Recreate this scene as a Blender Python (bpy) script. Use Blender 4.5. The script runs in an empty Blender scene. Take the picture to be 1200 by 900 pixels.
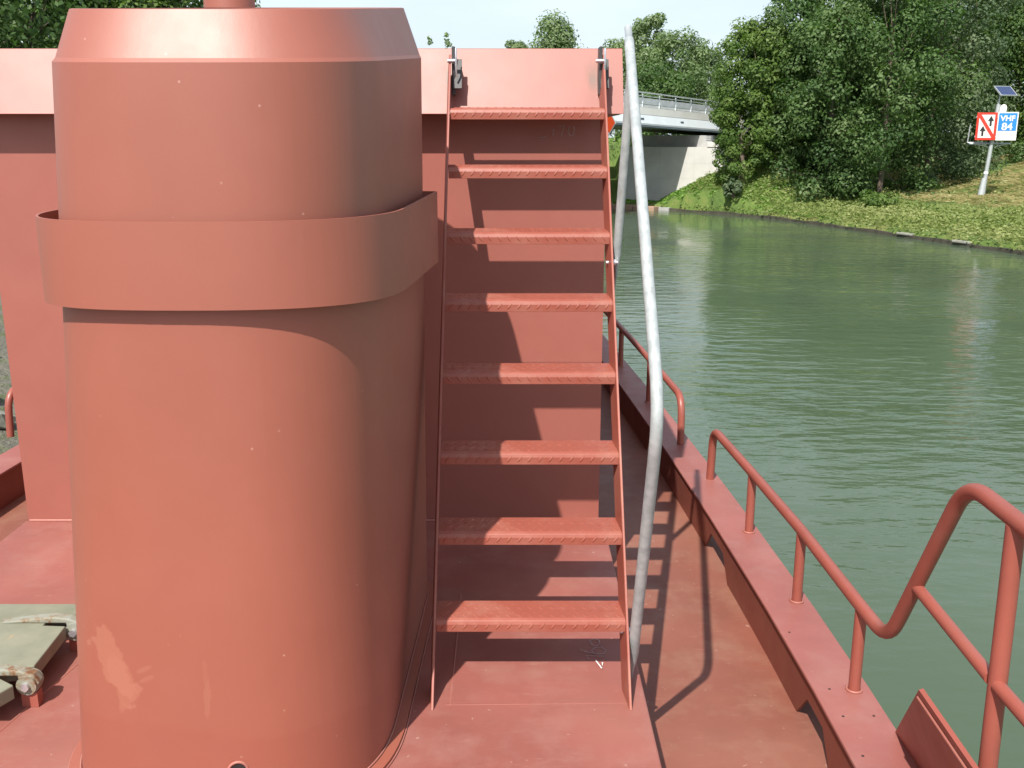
import bpy, bmesh, math, random
import numpy as np
from mathutils import Vector, Matrix
random.seed(7); rng = np.random.default_rng(11)
S = bpy.context.scene
C = S.collection
R = math.radians

# ------------------------------------------------------------------ camera
PITCH = 13.955
EYE = 1.65                      # eye height over the raised deck (deck is z = 0)
WATER = -2.4
cd = bpy.data.cameras.new('camera'); cam = bpy.data.objects.new('camera', cd); C.objects.link(cam)
cam.location = (0, 0, EYE); cam.rotation_euler = (R(90 - PITCH), 0, 0)
cd.sensor_width = 36; cd.lens = 36 * 1167 / 1200; cd.clip_start = .05; cd.clip_end = 5000
S.camera = cam

# ------------------------------------------------------------------ sun and sky
SUN = Vector((.29, .75, -1.0)).normalized()          # the way the light travels
ELEV = math.asin(-SUN.z); AZ = math.atan2(-SUN.x, -SUN.y)
w = bpy.data.worlds.new('World'); S.world = w; w.use_nodes = True
nt = w.node_tree; nt.nodes.clear()
sky = nt.nodes.new('ShaderNodeTexSky'); sky.sky_type = 'NISHITA'; sky.sun_disc = False
sky.sun_elevation = ELEV; sky.sun_rotation = AZ; sky.air_density = 1.0; sky.dust_density = 2.2; sky.ozone_density = 1.0
tc = nt.nodes.new('ShaderNodeTexCoord')
mp = nt.nodes.new('ShaderNodeMapping'); mp.inputs['Scale'].default_value = (1.3, 1.3, 4.0)
ns = nt.nodes.new('ShaderNodeTexNoise'); ns.inputs['Scale'].default_value = 2.2; ns.inputs['Detail'].default_value = 6
ns.inputs['Roughness'].default_value = .55
rp = nt.nodes.new('ShaderNodeMapRange'); rp.inputs[1].default_value = .38; rp.inputs[2].default_value = .72
rp.inputs[3].default_value = .62; rp.inputs[4].default_value = .95
mx = nt.nodes.new('ShaderNodeMix'); mx.data_type = 'RGBA'
mx.inputs['B'].default_value = (5.5, 6.2, 6.7, 1)    # thin bright cloud
bg = nt.nodes.new('ShaderNodeBackground'); bg.inputs['Strength'].default_value = .118
wo = nt.nodes.new('ShaderNodeOutputWorld')
L = nt.links.new
L(tc.outputs['Generated'], mp.inputs['Vector']); L(mp.outputs[0], ns.inputs['Vector']); L(ns.outputs['Fac'], rp.inputs[0])
sz_ = nt.nodes.new('ShaderNodeSeparateXYZ'); L(tc.outputs['Generated'], sz_.inputs[0])
up_ = nt.nodes.new('ShaderNodeMapRange'); up_.inputs[1].default_value = .15; up_.inputs[2].default_value = .75; up_.inputs[3].default_value = 1.; up_.inputs[4].default_value = .45
L(sz_.outputs['Z'], up_.inputs[0]); fm_ = nt.nodes.new('ShaderNodeMath'); fm_.operation = 'MULTIPLY'; L(rp.outputs[0], fm_.inputs[0]); L(up_.outputs[0], fm_.inputs[1])
L(fm_.outputs[0], mx.inputs['Factor']); L(sky.outputs[0], mx.inputs['A']); L(mx.outputs['Result'], bg.inputs['Color']); L(bg.outputs[0], wo.inputs[0])
sd = bpy.data.lights.new('sun', 'SUN'); sd.energy = 5.0; sd.angle = R(.55); sd.color = (1, .95, .87)
so = bpy.data.objects.new('sun', sd); C.objects.link(so); so.rotation_euler = SUN.to_track_quat('-Z', 'Y').to_euler()
S.view_settings.view_transform = 'Standard'; S.view_settings.look = 'None'; S.view_settings.gamma = 1
S.view_settings.exposure = .55
S.render.engine = 'CYCLES'; S.render.resolution_x = 1024; S.render.resolution_y = 768
S.cycles.max_bounces = 6; S.cycles.transparent_max_bounces = 8

# ------------------------------------------------------------------ materials
def N(nt, t, **kw):
    n = nt.nodes.new(t)
    for k, v in kw.items(): setattr(n, k, v)
    return n
def newmat(name):
    m = bpy.data.materials.new(name); m.use_nodes = True
    nt = m.node_tree; return m, nt, nt.nodes['Principled BSDF'], nt.links.new
def ramp(nt, fac, stops):
    r = N(nt, 'ShaderNodeValToRGB'); e = r.color_ramp.elements
    e[0].position, e[0].color = stops[0][0], (*stops[0][1], 1); e[1].position, e[1].color = stops[-1][0], (*stops[-1][1], 1)
    for p, c in stops[1:-1]:
        x = e.new(p); x.color = (*c, 1)
    nt.links.new(fac, r.inputs[0]); return r.outputs[0]
def noise(nt, vec, scale, detail=4, rough=.55, sc3=None):
    if sc3:
        m = N(nt, 'ShaderNodeMapping'); m.inputs['Scale'].default_value = sc3; nt.links.new(vec, m.inputs[0]); vec = m.outputs[0]
    n = N(nt, 'ShaderNodeTexNoise'); n.inputs['Scale'].default_value = scale; n.inputs['Detail'].default_value = detail
    n.inputs['Roughness'].default_value = rough; nt.links.new(vec, n.inputs['Vector']); return n.outputs['Fac']
def mrange(nt, v, a, b, c, d):
    n = N(nt, 'ShaderNodeMapRange'); n.inputs[1].default_value = a; n.inputs[2].default_value = b
    n.inputs[3].default_value = c; n.inputs[4].default_value = d; nt.links.new(v, n.inputs[0]); return n.outputs[0]
def mix(nt, fac, a, b, blend='MIX'):
    n = N(nt, 'ShaderNodeMix', data_type='RGBA', blend_type=blend)
    for s, v in (('Factor', fac), ('A', a), ('B', b)):
        if hasattr(v, 'is_linked'): nt.links.new(v, n.inputs[s])
        else: n.inputs[s].default_value = v if s == 'Factor' else (*v, 1)
    return n.outputs['Result']
def bump(nt, h, strength, dist=.01):
    b = N(nt, 'ShaderNodeBump'); b.inputs['Strength'].default_value = strength; b.inputs['Distance'].default_value = dist
    nt.links.new(h, b.inputs['Height']); return b.outputs[0]

def paint(name, base, dust=(.52, .25, .21), dust_amt=.25, rough=.42, specks=.5, scuff=0., relief=.15, extra=None, spec=.5, mott=1.):
    """red-lead ship paint: mottled, dusty, with spatter specks and (on decks) scuffs"""
    m, nt, b, L = newmat(name)
    co = N(nt, 'ShaderNodeTexCoord').outputs['Object']
    d = tuple(c * (1 - .14 * mott) for c in base); l = tuple(min(1, c * (1 + .1 * mott)) for c in base)
    col = ramp(nt, noise(nt, co, 2.3, 6, .6), [(.3, d), (.7, l)])
    col = mix(nt, mrange(nt, noise(nt, co, 5.5, 8, .65), .48, .8, 0, dust_amt * 2), col, dust)
    if scuff:
        s1 = mrange(nt, noise(nt, co, 9, 5, .7, (1, 5, 1)), .60, .74, 0, scuff)
        col = mix(nt, s1, col, (.33, .165, .13))
        s2 = mrange(nt, noise(nt, co, 3.2, 7, .75), .60, .68, 0, scuff * .5)
        col = mix(nt, s2, col, (.22, .055, .036))
        s3 = mrange(nt, noise(nt, co, 1.1, 3, .5), .5, .7, 0, scuff * .7)
        col = mix(nt, s3, col, (.28, .135, .095))
        s4 = mrange(nt, noise(nt, co, 40, 2, .5), .72, .76, 0, scuff)
        col = mix(nt, s4, col, (.42, .29, .24))
    if specks:
        v = N(nt, 'ShaderNodeTexVoronoi'); v.inputs['Scale'].default_value = 17; L(co, v.inputs['Vector'])
        sp = mrange(nt, v.outputs['Distance'], .035, .06, specks, 0)
        gate = mrange(nt, noise(nt, co, 4, 2, .5), .52, .56, 0, 1)
        mm = N(nt, 'ShaderNodeMath', operation='MULTIPLY'); L(sp, mm.inputs[0]); L(gate, mm.inputs[1])
        col = mix(nt, mm.outputs[0], col, (.5, .28, .23))
    if extra == 'shell':
        # a patch where the paint was rubbed off at the foot, some rub marks, and a repainted duller foot
        def blob(cx, cz, ang, rx_, rz_, amp, sc):
            mm = N(nt, 'ShaderNodeMapping', vector_type='TEXTURE'); mm.inputs['Location'].default_value = (cx, 0, cz); mm.inputs['Rotation'].default_value = (0, R(ang), 0)
            mm.inputs['Scale'].default_value = (rx_, 1e4, rz_); L(co, mm.inputs[0])
            ln = N(nt, 'ShaderNodeVectorMath', operation='LENGTH'); L(mm.outputs[0], ln.inputs[0])
            ad = N(nt, 'ShaderNodeMath', operation='MULTIPLY_ADD'); L(noise(nt, co, sc, 5, .6), ad.inputs[0]); ad.inputs[1].default_value = amp; L(ln.outputs['Value'], ad.inputs[2])
            return mrange(nt, ad.outputs[0], 1 + amp * .5 - .04, 1 + amp * .5 + .05, 1, 0)
        light = (.325, .118, .075)
        for cx, cz, ang, rx_, rz_, amp, sc, f_ in ((-.215, .40, -28, .046, .10, 3.2, 14, .6), (-.19, .36, -15, .035, .06, 3., 22, .45), (-.13, .40, 60, .006, .022, .8, 30, .35), (-.125, .375, 62, .006, .02, .8, 30, .35), (.02, .32, 4, .008, .045, 2.2, 22, .35), (.02, .40, 4, .005, .03, 2.2, 22, .2)):
            mk = N(nt, 'ShaderNodeMath', operation='MULTIPLY'); L(blob(cx, cz, ang, rx_, rz_, amp, sc), mk.inputs[0]); mk.inputs[1].default_value = f_
            col = mix(nt, mk.outputs[0], col, light)
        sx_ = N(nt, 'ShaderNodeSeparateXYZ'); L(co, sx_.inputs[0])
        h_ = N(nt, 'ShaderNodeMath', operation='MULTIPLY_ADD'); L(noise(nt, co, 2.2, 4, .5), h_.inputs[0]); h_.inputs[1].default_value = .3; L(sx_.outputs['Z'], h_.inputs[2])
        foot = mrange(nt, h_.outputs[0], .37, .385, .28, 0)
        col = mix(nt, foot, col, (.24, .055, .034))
    if extra == 'fascia':
        for cx in (-.25, .318):                                # rust and soot round the two ladder hooks, with runs below
            for cz, rx_, rz_, f_, c_ in ((1.885, .045, .075, .7, (.16, .055, .03)), (1.86, .022, .05, .6, (.09, .065, .05)), (1.80, .05, .075, .35, (.2, .05, .03))):
                mm = N(nt, 'ShaderNodeMapping', vector_type='TEXTURE'); mm.inputs['Location'].default_value = (cx, 0, cz); mm.inputs['Scale'].default_value = (rx_, 1e4, rz_); L(co, mm.inputs[0])
                ln = N(nt, 'ShaderNodeVectorMath', operation='LENGTH'); L(mm.outputs[0], ln.inputs[0])
                ad = N(nt, 'ShaderNodeMath', operation='MULTIPLY_ADD'); L(noise(nt, co, 30, 4, .6, (1.6, 1, .35)), ad.inputs[0]); ad.inputs[1].default_value = 1.2; L(ln.outputs['Value'], ad.inputs[2])
                col = mix(nt, mrange(nt, ad.outputs[0], .8, 1.6, f_, 0), col, c_)
    L(col, b.inputs['Base Color'])
    L(mrange(nt, noise(nt, co, 6, 6, .6), .3, .7, rough - .06 * mott, rough + .09 * mott), b.inputs['Roughness'])
    b.inputs['Specular IOR Level'].default_value = spec
    h = noise(nt, co, 220, 3, .6); h2 = noise(nt, co, 3.5, 2, .4)
    n1 = N(nt, 'ShaderNodeBump'); n1.inputs['Strength'].default_value = relief; n1.inputs['Distance'].default_value = .001; L(h, n1.inputs['Height'])
    n2 = N(nt, 'ShaderNodeBump'); n2.inputs['Strength'].default_value = relief; n2.inputs['Distance'].default_value = .006; L(h2, n2.inputs['Height']); L(n1.outputs[0], n2.inputs['Normal'])
    last = n2.outputs[0]
    if name.startswith('casing'):                              # faint vertical rolling marks in the plate
        n3 = N(nt, 'ShaderNodeBump'); n3.inputs['Strength'].default_value = .25; n3.inputs['Distance'].default_value = .004
        L(noise(nt, co, 11, 3, .55, (1, 1, .02)), n3.inputs['Height']); L(last, n3.inputs['Normal']); last = n3.outputs[0]
    L(last, b.inputs['Normal'])
    return m
def plain(name, col, rough=.6, metal=0., var=.12, scale=6., rel=.2, spec=.5):
    m, nt, b, L = newmat(name)
    co = N(nt, 'ShaderNodeTexCoord').outputs['Object']
    f = noise(nt, co, scale, 6, .6)
    L(ramp(nt, f, [(.3, tuple(c * (1 - var) for c in col)), (.7, tuple(min(1, c * (1 + var)) for c in col))]), b.inputs['Base Color'])
    b.inputs['Roughness'].default_value = rough; b.inputs['Metallic'].default_value = metal; b.inputs['Specular IOR Level'].default_value = spec
    if rel: L(bump(nt, noise(nt, co, scale * 6, 5, .6), rel, .004), b.inputs['Normal'])
    return m
M = {}
RED = (.43, .115, .078)
M['casing'] = paint('casing_paint', (.268, .076, .046), dust=(.33, .115, .08), dust_amt=.05, rough=.52, specks=.4, spec=.95, mott=.4)
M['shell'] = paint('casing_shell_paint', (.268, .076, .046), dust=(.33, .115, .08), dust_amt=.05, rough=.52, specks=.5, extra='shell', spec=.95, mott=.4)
M['wall'] = paint('wall_paint', (.285, .087, .064), dust=(.34, .135, .105), dust_amt=.08, rough=.48, specks=.15, spec=.7, mott=.5)
M['fascia'] = paint('fascia_paint', (.268, .081, .060), dust=(.32, .13, .1), dust_amt=.06, rough=.47, specks=.1, extra='fascia', spec=.6, mott=.3)
M['deck'] = paint('deck_paint', (.25, .082, .065), dust=(.29, .14, .115), dust_amt=.4, rough=.56, specks=.5, scuff=.5)
M['side_deck'] = paint('side_deck_paint', (.205, .070, .046), dust=(.24, .12, .08), dust_amt=.5, rough=.58, specks=.5, scuff=.5)
M['rail'] = paint('rail_paint', (.265, .070, .050), dust=(.31, .13, .1), dust_amt=.15, rough=.42, specks=.0)
M['gunwale'] = paint('gunwale_paint', (.265, .090, .076), dust=(.3, .15, .13), dust_amt=.3, rough=.5, specks=.8, scuff=.15)
M['tread'] = paint('tread_paint', (.275, .072, .048), dust=(.33, .15, .11), dust_amt=.4, rough=.45, specks=0)
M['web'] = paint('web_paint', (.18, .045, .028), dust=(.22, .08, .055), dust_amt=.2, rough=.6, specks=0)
M['weld'] = paint('weld_paint', (.31, .11, .085), dust=(.38, .18, .14), dust_amt=.5, rough=.5, specks=0, relief=.6)
M['chalk'] = plain('chalk', (.72, .68, .66), .9, scale=60, var=.25)
M['chalk_faint'] = plain('faint_chalk', (.36, .27, .26), .9, scale=60, var=.25)
M['dark'] = plain('dark_steel', (.045, .043, .045), .55, scale=30)
M['rust'] = plain('rusty_steel', (.11, .06, .035), .75, scale=25, var=.5)
M['bolt'] = plain('zinc_bolt', (.62, .62, .66), .35, metal=.8, scale=40)
M['hole'] = plain('hole_shade', (.02, .012, .012), .9, scale=30)  # near-black colour painting the shade inside holes onto solid discs
M['wood'] = plain('orange_primer', (.30, .14, .06), .7, scale=12, var=.25)
# galvanised pipe
m, nt_, b, L = newmat('galvanised'); co = N(nt_, 'ShaderNodeTexCoord').outputs['Object']
col = ramp(nt_, noise(nt_, co, 28, 5, .6), [(.3, (.27, .30, .305)), (.55, (.36, .39, .395)), (.75, (.45, .475, .475))])
col = mix(nt_, mrange(nt_, noise(nt_, co, 45, 3, .6, (1, 1, .3)), .63, .72, 0, .55), col, (.25, .24, .22))
L(col, b.inputs['Base Color']); b.inputs['Metallic'].default_value = .12; b.inputs['Roughness'].default_value = .45
L(bump(nt_, noise(nt_, co, 80, 3), .2, .002), b.inputs['Normal']); M['galv'] = m
# weathered hatch paint
m, nt_, b, L = newmat('hatch_grey_green'); co = N(nt_, 'ShaderNodeTexCoord').outputs['Object']
col = ramp(nt_, noise(nt_, co, 7, 7, .65), [(.3, (.15, .158, .112)), (.6, (.20, .205, .15)), (.8, (.24, .235, .172))])
col = mix(nt_, mrange(nt_, noise(nt_, co, 11, 6, .7), .62, .72, 0, .5), col, (.42, .27, .12))
L(col, b.inputs['Base Color']); b.inputs['Roughness'].default_value = .7; M['hatch'] = m
m, nt_, b, L = newmat('hinge_metal'); co = N(nt_, 'ShaderNodeTexCoord').outputs['Object']
col = ramp(nt_, noise(nt_, co, 16, 6, .7), [(.36, (.24, .255, .225)), (.54, (.22, .215, .165)), (.62, (.17, .085, .038)), (.78, (.085, .04, .022))])
L(col, b.inputs['Base Color']); b.inputs['Roughness'].default_value = .65; M['hinge'] = m
M['concrete'] = plain('pale_concrete', (.52, .51, .48), .85, scale=1.0, var=.10)
M['concrete2'] = plain('shelf_concrete', (.36, .36, .35), .85, scale=1.5, var=.15)
M['cornice'] = plain('white_cornice', (.78, .78, .75), .7, scale=1.5, var=.06)
M['girder'] = plain('pale_blue_steel', (.50, .55, .58), .5, scale=1.2, var=.06)
M['flange'] = plain('dark_blue_flange', (.14, .18, .22), .6, scale=1.5)
M['soffit'] = plain('soffit_concrete', (.33, .34, .31), .85, scale=1.5)
M['zinc'] = plain('guard_rail_zinc', (.62, .66, .69), .45, metal=.3, scale=3, var=.08)
M['brick'] = plain('brown_quay', (.30, .20, .14), .9, scale=2, var=.2)
M['edge'] = plain('wet_edging', (.055, .05, .035), .8, scale=3, var=.4)
M['stone'] = plain('grey_stone', (.33, .32, .30), .9, scale=5, var=.3)
M['pale_stone'] = plain('pale_stone', (.24, .24, .2), .9, scale=5, var=.2)
M['bark'] = plain('bark', (.13, .10, .075), .9, scale=4, var=.35)
M['pole'] = plain('pole_grey', (.42, .45, .46), .45, metal=.3, scale=6)
M['sign_red'] = plain('sign_red', (.62, .035, .02), .45, var=.04)
M['sign_white'] = plain('sign_white', (.62, .62, .61), .45, var=.03)
M['sign_blue'] = plain('sign_blue', (.02, .20, .62), .45, var=.04)
M['sign_black'] = plain('sign_black', (.015, .015, .015), .5, var=.04)
M['faint_red'] = plain('faint_red_print', (.75, .45, .43), .5, var=.04)
M['orange'] = plain('sign_orange', (.75, .08, .02), .45, var=.04)
M['solar'] = plain('solar_cells', (.03, .045, .11), .15, var=.15, scale=9, rel=0)
M['dome'] = plain('white_dome', (.78, .78, .78), .35, var=.03)

def leafmat(name, stops, trans=.3, rough=.5):
    m, nt, b, L = newmat(name)
    a = N(nt, 'ShaderNodeAttribute', attribute_name='tone')
    co = N(nt, 'ShaderNodeTexCoord').outputs['Object']
    f = N(nt, 'ShaderNodeMath', operation='ADD'); L(a.outputs['Fac'], f.inputs[0])
    L(mrange(nt, noise(nt, co, .35, 3, .5), .3, .7, -.15, .15), f.inputs[1])
    col = ramp(nt, f.outputs[0], stops)
    L(col, b.inputs['Base Color']); b.inputs['Roughness'].default_value = rough; b.inputs['Specular IOR Level'].default_value = .2
    t = N(nt, 'ShaderNodeBsdfTranslucent'); L(mix(nt, 1., col, (1.0, 1.25, .45), 'MULTIPLY'), t.inputs['Color'])
    ms = N(nt, 'ShaderNodeMixShader'); ms.inputs[0].default_value = trans
    L(b.outputs[0], ms.inputs[1]); L(t.outputs[0], ms.inputs[2]); L(ms.outputs[0], nt.nodes['Material Output'].inputs[0])
    return m
M['leaf'] = leafmat('oak_leaf', [(0., (.042, .085, .03)), (.5, (.082, .145, .046)), (1., (.15, .215, .085))], .4)
M['leaf_bright'] = leafmat('bright_leaf', [(0., (.06, .11, .026)), (.5, (.10, .165, .038)), (1., (.155, .22, .062))], .4)
M['leaf_grey'] = leafmat('grey_green_leaf', [(0., (.06, .10, .05)), (.5, (.105, .155, .08)), (1., (.19, .235, .14))], .4)
M['leaf_far'] = leafmat('hazy_leaf', [(0., (.115, .17, .08)), (.5, (.165, .23, .105)), (1., (.24, .305, .16))], .42)  # paler, greyer leaf tones with the haze of distance put into the colour
M['weed'] = leafmat('bank_weed', [(0., (.10, .15, .035)), (.5, (.19, .235, .07)), (1., (.31, .325, .14))])
M['dry'] = leafmat('dry_grass', [(0., (.19, .18, .07)), (.5, (.33, .285, .13)), (1., (.46, .385, .21))])
M['lawn'] = leafmat('embankment_grass', [(0., (.09, .19, .025)), (.5, (.13, .25, .04)), (1., (.20, .31, .07))])

# terrain
m, nt_, b, L = newmat('bank_soil'); co = N(nt_, 'ShaderNodeTexCoord').outputs['Object']
col = ramp(nt_, noise(nt_, co, .6, 8, .65), [(.3, (.055, .10, .02)), (.5, (.10, .16, .03)), (.62, (.16, .18, .05)), (.8, (.24, .21, .09))])
L(col, b.inputs['Base Color']); b.inputs['Roughness'].default_value = .95
L(bump(nt_, noise(nt_, co, 6, 6, .7), .8, .1), b.inputs['Normal']); M['soil'] = m

m, nt_, b, L = newmat('stony_bank'); co = N(nt_, 'ShaderNodeTexCoord').outputs['Object']
col = ramp(nt_, noise(nt_, co, 2.2, 8, .7), [(.3, (.07, .075, .05)), (.5, (.16, .15, .12)), (.62, (.10, .12, .05)), (.8, (.26, .25, .22))])
L(col, b.inputs['Base Color']); b.inputs['Roughness'].default_value = .95
L(bump(nt_, noise(nt_, co, 5, 6, .7), .9, .15), b.inputs['Normal']); M['stony'] = m
# water: turbid green canal with small wind ripples
m, nt_, b, L = newmat('canal_water'); co = N(nt_, 'ShaderNodeTexCoord').outputs['Object']
col = ramp(nt_, noise(nt_, co, .12, 4, .5), [(.3, (.054, .082, .047)), (.7, (.070, .102, .062))])
L(col, b.inputs['Base Color']); b.inputs['Roughness'].default_value = .025; b.inputs['IOR'].default_value = 1.333
def rotmap(nt, co, ang, sc):
    mm = N(nt, 'ShaderNodeMapping'); mm.inputs['Rotation'].default_value = (0, 0, R(ang)); mm.inputs['Scale'].default_value = sc
    nt.links.new(co, mm.inputs[0]); return mm.outputs[0]
w1 = noise(nt_, rotmap(nt_, co, 8, (.6, 1.4, 1)), 2.1, 3, .45)
w2 = noise(nt_, rotmap(nt_, co, -12, (.7, 1.35, 1)), 5., 4, .6)
w3 = noise(nt_, rotmap(nt_, co, 20, (.7, 1.2, 1)), .5, 2, .5)
gust = mrange(nt_, noise(nt_, rotmap(nt_, co, 5, (.5, 1, 1)), .11, 4, .6), .40, .60, .2, 1.15)
ma = N(nt_, 'ShaderNodeMath', operation='MULTIPLY_ADD'); L(w2, ma.inputs[0]); ma.inputs[1].default_value = .2; L(w1, ma.inputs[2])
mb = N(nt_, 'ShaderNodeMath', operation='MULTIPLY_ADD'); L(w3, mb.inputs[0]); mb.inputs[1].default_value = .9; L(ma.outputs[0], mb.inputs[2])
bp = N(nt_, 'ShaderNodeBump'); bp.inputs['Distance'].default_value = .055; L(mb.outputs[0], bp.inputs['Height']); L(gust, bp.inputs['Strength'])
L(bp.outputs[0], b.inputs['Normal']); M['water'] = m

# ------------------------------------------------------------------ mesh helpers
def link(name, me, mat, parent=None):
    o = bpy.data.objects.new(name, me); C.objects.link(o)
    if mat is not None and not me.materials: me.materials.append(mat)
    if parent is not None: o.parent = parent
    return o
def thing(name, label, cat, group=None, loc=(0, 0, 0)):
    o = bpy.data.objects.new(name, None); C.objects.link(o); o.location = loc; o.empty_display_size = .1
    return tag(o, label, cat, group)
def tag(o, label=None, cat=None, group=None, kind=None):
    if label: o['label'] = label
    if cat: o['category'] = cat
    if group: o['group'] = group
    if kind: o['kind'] = kind
    return o
class MB:
    def __init__(s): s.v = []; s.f = []; s.sm = []
    def add(s, vs, fs, smooth=False):
        k = len(s.v); s.v += [tuple(v) for v in vs]; s.f += [tuple(i + k for i in f) for f in fs]; s.sm += [smooth] * len(fs); return s
    def box(s, a, b, mat=None):
        x0, y0, z0 = a; x1, y1, z1 = b
        vs = [(x0, y0, z0), (x1, y0, z0), (x1, y1, z0), (x0, y1, z0), (x0, y0, z1), (x1, y0, z1), (x1, y1, z1), (x0, y1, z1)]
        if mat is not None: vs = [mat @ Vector(v) for v in vs]
        return s.add(vs, [(0, 3, 2, 1), (4, 5, 6, 7), (0, 1, 5, 4), (1, 2, 6, 5), (2, 3, 7, 6), (3, 0, 4, 7)])
    def prism(s, poly, h, mat):
        """polygon in local xy, extruded by h along local z, placed by mat"""
        n = len(poly); vs = [mat @ Vector((x, y, 0)) for x, y in poly] + [mat @ Vector((x, y, h)) for x, y in poly]
        return s.add(vs, [tuple(range(n))[::-1], tuple(range(n, 2 * n))] + [(i, (i + 1) % n, n + (i + 1) % n, n + i) for i in range(n)])
    def tube(s, pts, r, n=14, caps=True):
        pts = [Vector(p) for p in pts]; rs = r if isinstance(r, (list, tuple)) else [r] * len(pts)
        T = []
        for i in range(len(pts)):
            a = pts[max(0, i - 1)]; c = pts[min(len(pts) - 1, i + 1)]; T.append((c - a).normalized())
        u = T[0].orthogonal().normalized(); rings = []
        for p, t, rr in zip(pts, T, rs):
            u = (u - t * u.dot(t)).normalized(); v = t.cross(u)
            rings.append([p + (u * math.cos(2 * math.pi * k / n) + v * math.sin(2 * math.pi * k / n)) * rr for k in range(n)])
        vs = [q for g in rings for q in g]; fs = []
        for i in range(len(rings) - 1):
            for k in range(n):
                fs.append((i * n + k, i * n + (k + 1) % n, (i + 1) * n + (k + 1) % n, (i + 1) * n + k))
        s.add(vs, fs, True)
        if caps:
            s.add(rings[0], [tuple(range(n))[::-1]]); s.add(rings[-1], [tuple(range(n))])
        return s
    def loft(s, rings, closed=True, smooth=True):
        n = len(rings[0]); vs = [q for g in rings for q in g]; fs = []
        for i in range(len(rings) - 1):
            for k in range(n if closed else n - 1):
                fs.append((i * n + k, i * n + (k + 1) % n, (i + 1) * n + (k + 1) % n, (i + 1) * n + k))
        return s.add(vs, fs, smooth)
    def mesh(s, name):
        me = bpy.data.meshes.new(name); me.from_pydata(s.v, [], s.f); me.update()
        me.polygons.foreach_set('use_smooth', s.sm); return me
    def build(s, name, mat, parent=None, bevel=0, seg=2):
        o = link(name, s.mesh(name), mat, parent)
        if bevel:
            b = o.modifiers.new('bevel', 'BEVEL'); b.width = bevel; b.segments = seg; b.limit_method = 'ANGLE'; b.angle_limit = R(40)
        return o
def fillet(pts, r, n=6):
    pts = [Vector(p) for p in pts]; out = [pts[0]]
    for i in range(1, len(pts) - 1):
        a, p, c = pts[i - 1], pts[i], pts[i + 1]; d1 = (a - p); d2 = (c - p)
        rr = min(r, d1.length * .45, d2.length * .45); q1 = p + d1.normalized() * rr; q2 = p + d2.normalized() * rr
        for k in range(n + 1):
            t = k / n; out.append(q1 * (1 - t) ** 2 + p * 2 * t * (1 - t) + q2 * t * t)
    out.append(pts[-1]); return out
def circle(c, r, axis, n=16):
    axis = Vector(axis).normalized(); u = axis.orthogonal().normalized(); v = axis.cross(u)
    return [Vector(c) + (u * math.cos(2 * math.pi * k / n) + v * math.sin(2 * math.pi * k / n)) * r for k in range(n)]
def cyl(mb, a, b, r, n=14): return mb.tube([a, b], r, n)
def copy_mesh_obj(o, parent, loc=None):
    c = o.copy(); C.objects.link(c); c.parent = parent
    if loc is not None: c.location = loc
    return c
def stroke(mb, pts, wd, mat):
    """thin ribbon along a polyline in local xy"""
    pts = [Vector((x, y, 0)) for x, y in pts]; l = []; r_ = []
    for i, p in enumerate(pts):
        t = (pts[min(i + 1, len(pts) - 1)] - pts[max(0, i - 1)]).normalized(); nn = Vector((-t.y, t.x, 0)) * wd / 2
        l.append(mat @ (p + nn)); r_.append(mat @ (p - nn))
    k = len(pts); mb.add(l + r_, [(i, k + i, k + i + 1, i + 1) for i in range(k - 1)])

# ------------------------------------------------------------------ setting: water and ground
mb = MB(); mb.add([(-1500, -600, WATER), (1500, -600, WATER), (1500, 2500, WATER), (-1500, 2500, WATER)], [(0, 1, 2, 3)])
tag(mb.build('canal_water', M['water']), kind='structure')

# bridge frame: origin on its near face, t along it, n away from us
BO = Vector((8.5, 62.0, 0)); BT = Vector((.64, .77, 0)).normalized(); BN = Vector((-BT.y, BT.x, 0))
SC = .90
def lift(z): return EYE + (z - EYE) * SC
def bp_(t, n, z): p = (BO + BT * t + BN * n) * SC; return Vector((p.x, p.y, lift(z)))
def tn(x, y):
    d = Vector((x, y, 0)) / SC - BO; return d.dot(BT), d.dot(BN)

def resample(pl, step):
    out = []
    for (a, b_) in zip(pl[:-1], pl[1:]):
        a = Vector(a); b_ = Vector(b_); k = max(1, int((b_ - a).length / step))
        out += [a.lerp(b_, i / k) for i in range(k)]
    out.append(Vector(pl[-1])); return out
def smooth_line(p, it):
    for _ in range(it):
        p = [p[0]] + [(p[i - 1] + p[i] * 2 + p[i + 1]) / 4 for i in range(1, len(p) - 1)] + [p[-1]]
    return p
RIGHT = smooth_line(resample([(24, -80), (22, 0), (20.5, 20), (18.2, 35), (15.4, 44.6), (13.2, 51.6), (10.8, 55), (8.4, 57.4), (5, 60.4), (1.5, 63.2), (-6, 71), (-24, 104), (-70, 195), (-170, 420)], 1.0), 5)
LEFT = smooth_line(resample([(-4.3, -80), (-4.3, 12), (-6, 24), (-8.6, 38), (-13.5, 54), (-24, 72), (-50, 108), (-95, 190), (-200, 420)], 1.0), 12)
def nearest(line, x, y):
    a = np.array([(p.x, p.y) for p in line]); d = np.hypot(a[:, 0] - x, a[:, 1] - y); return d.min()
def wob(x, y): return .10 * math.sin(x * .9 + y * .43) + .08 * math.sin(x * .37 - y * 1.1 + 2)
PROF = [(0, WATER + .22), (1.2, WATER + .42), (5, WATER + .75), (11, WATER + 1.15), (14, -.75), (18, .0), (22, .55), (28, 1.0), (60, 1.1), (400, 1.0)]
def prof(d):
    for (a, za), (b_, zb) in zip(PROF[:-1], PROF[1:]):
        if d <= b_: return za + (zb - za) * max(0, d - a) / (b_ - a)
    return PROF[-1][1]
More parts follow.
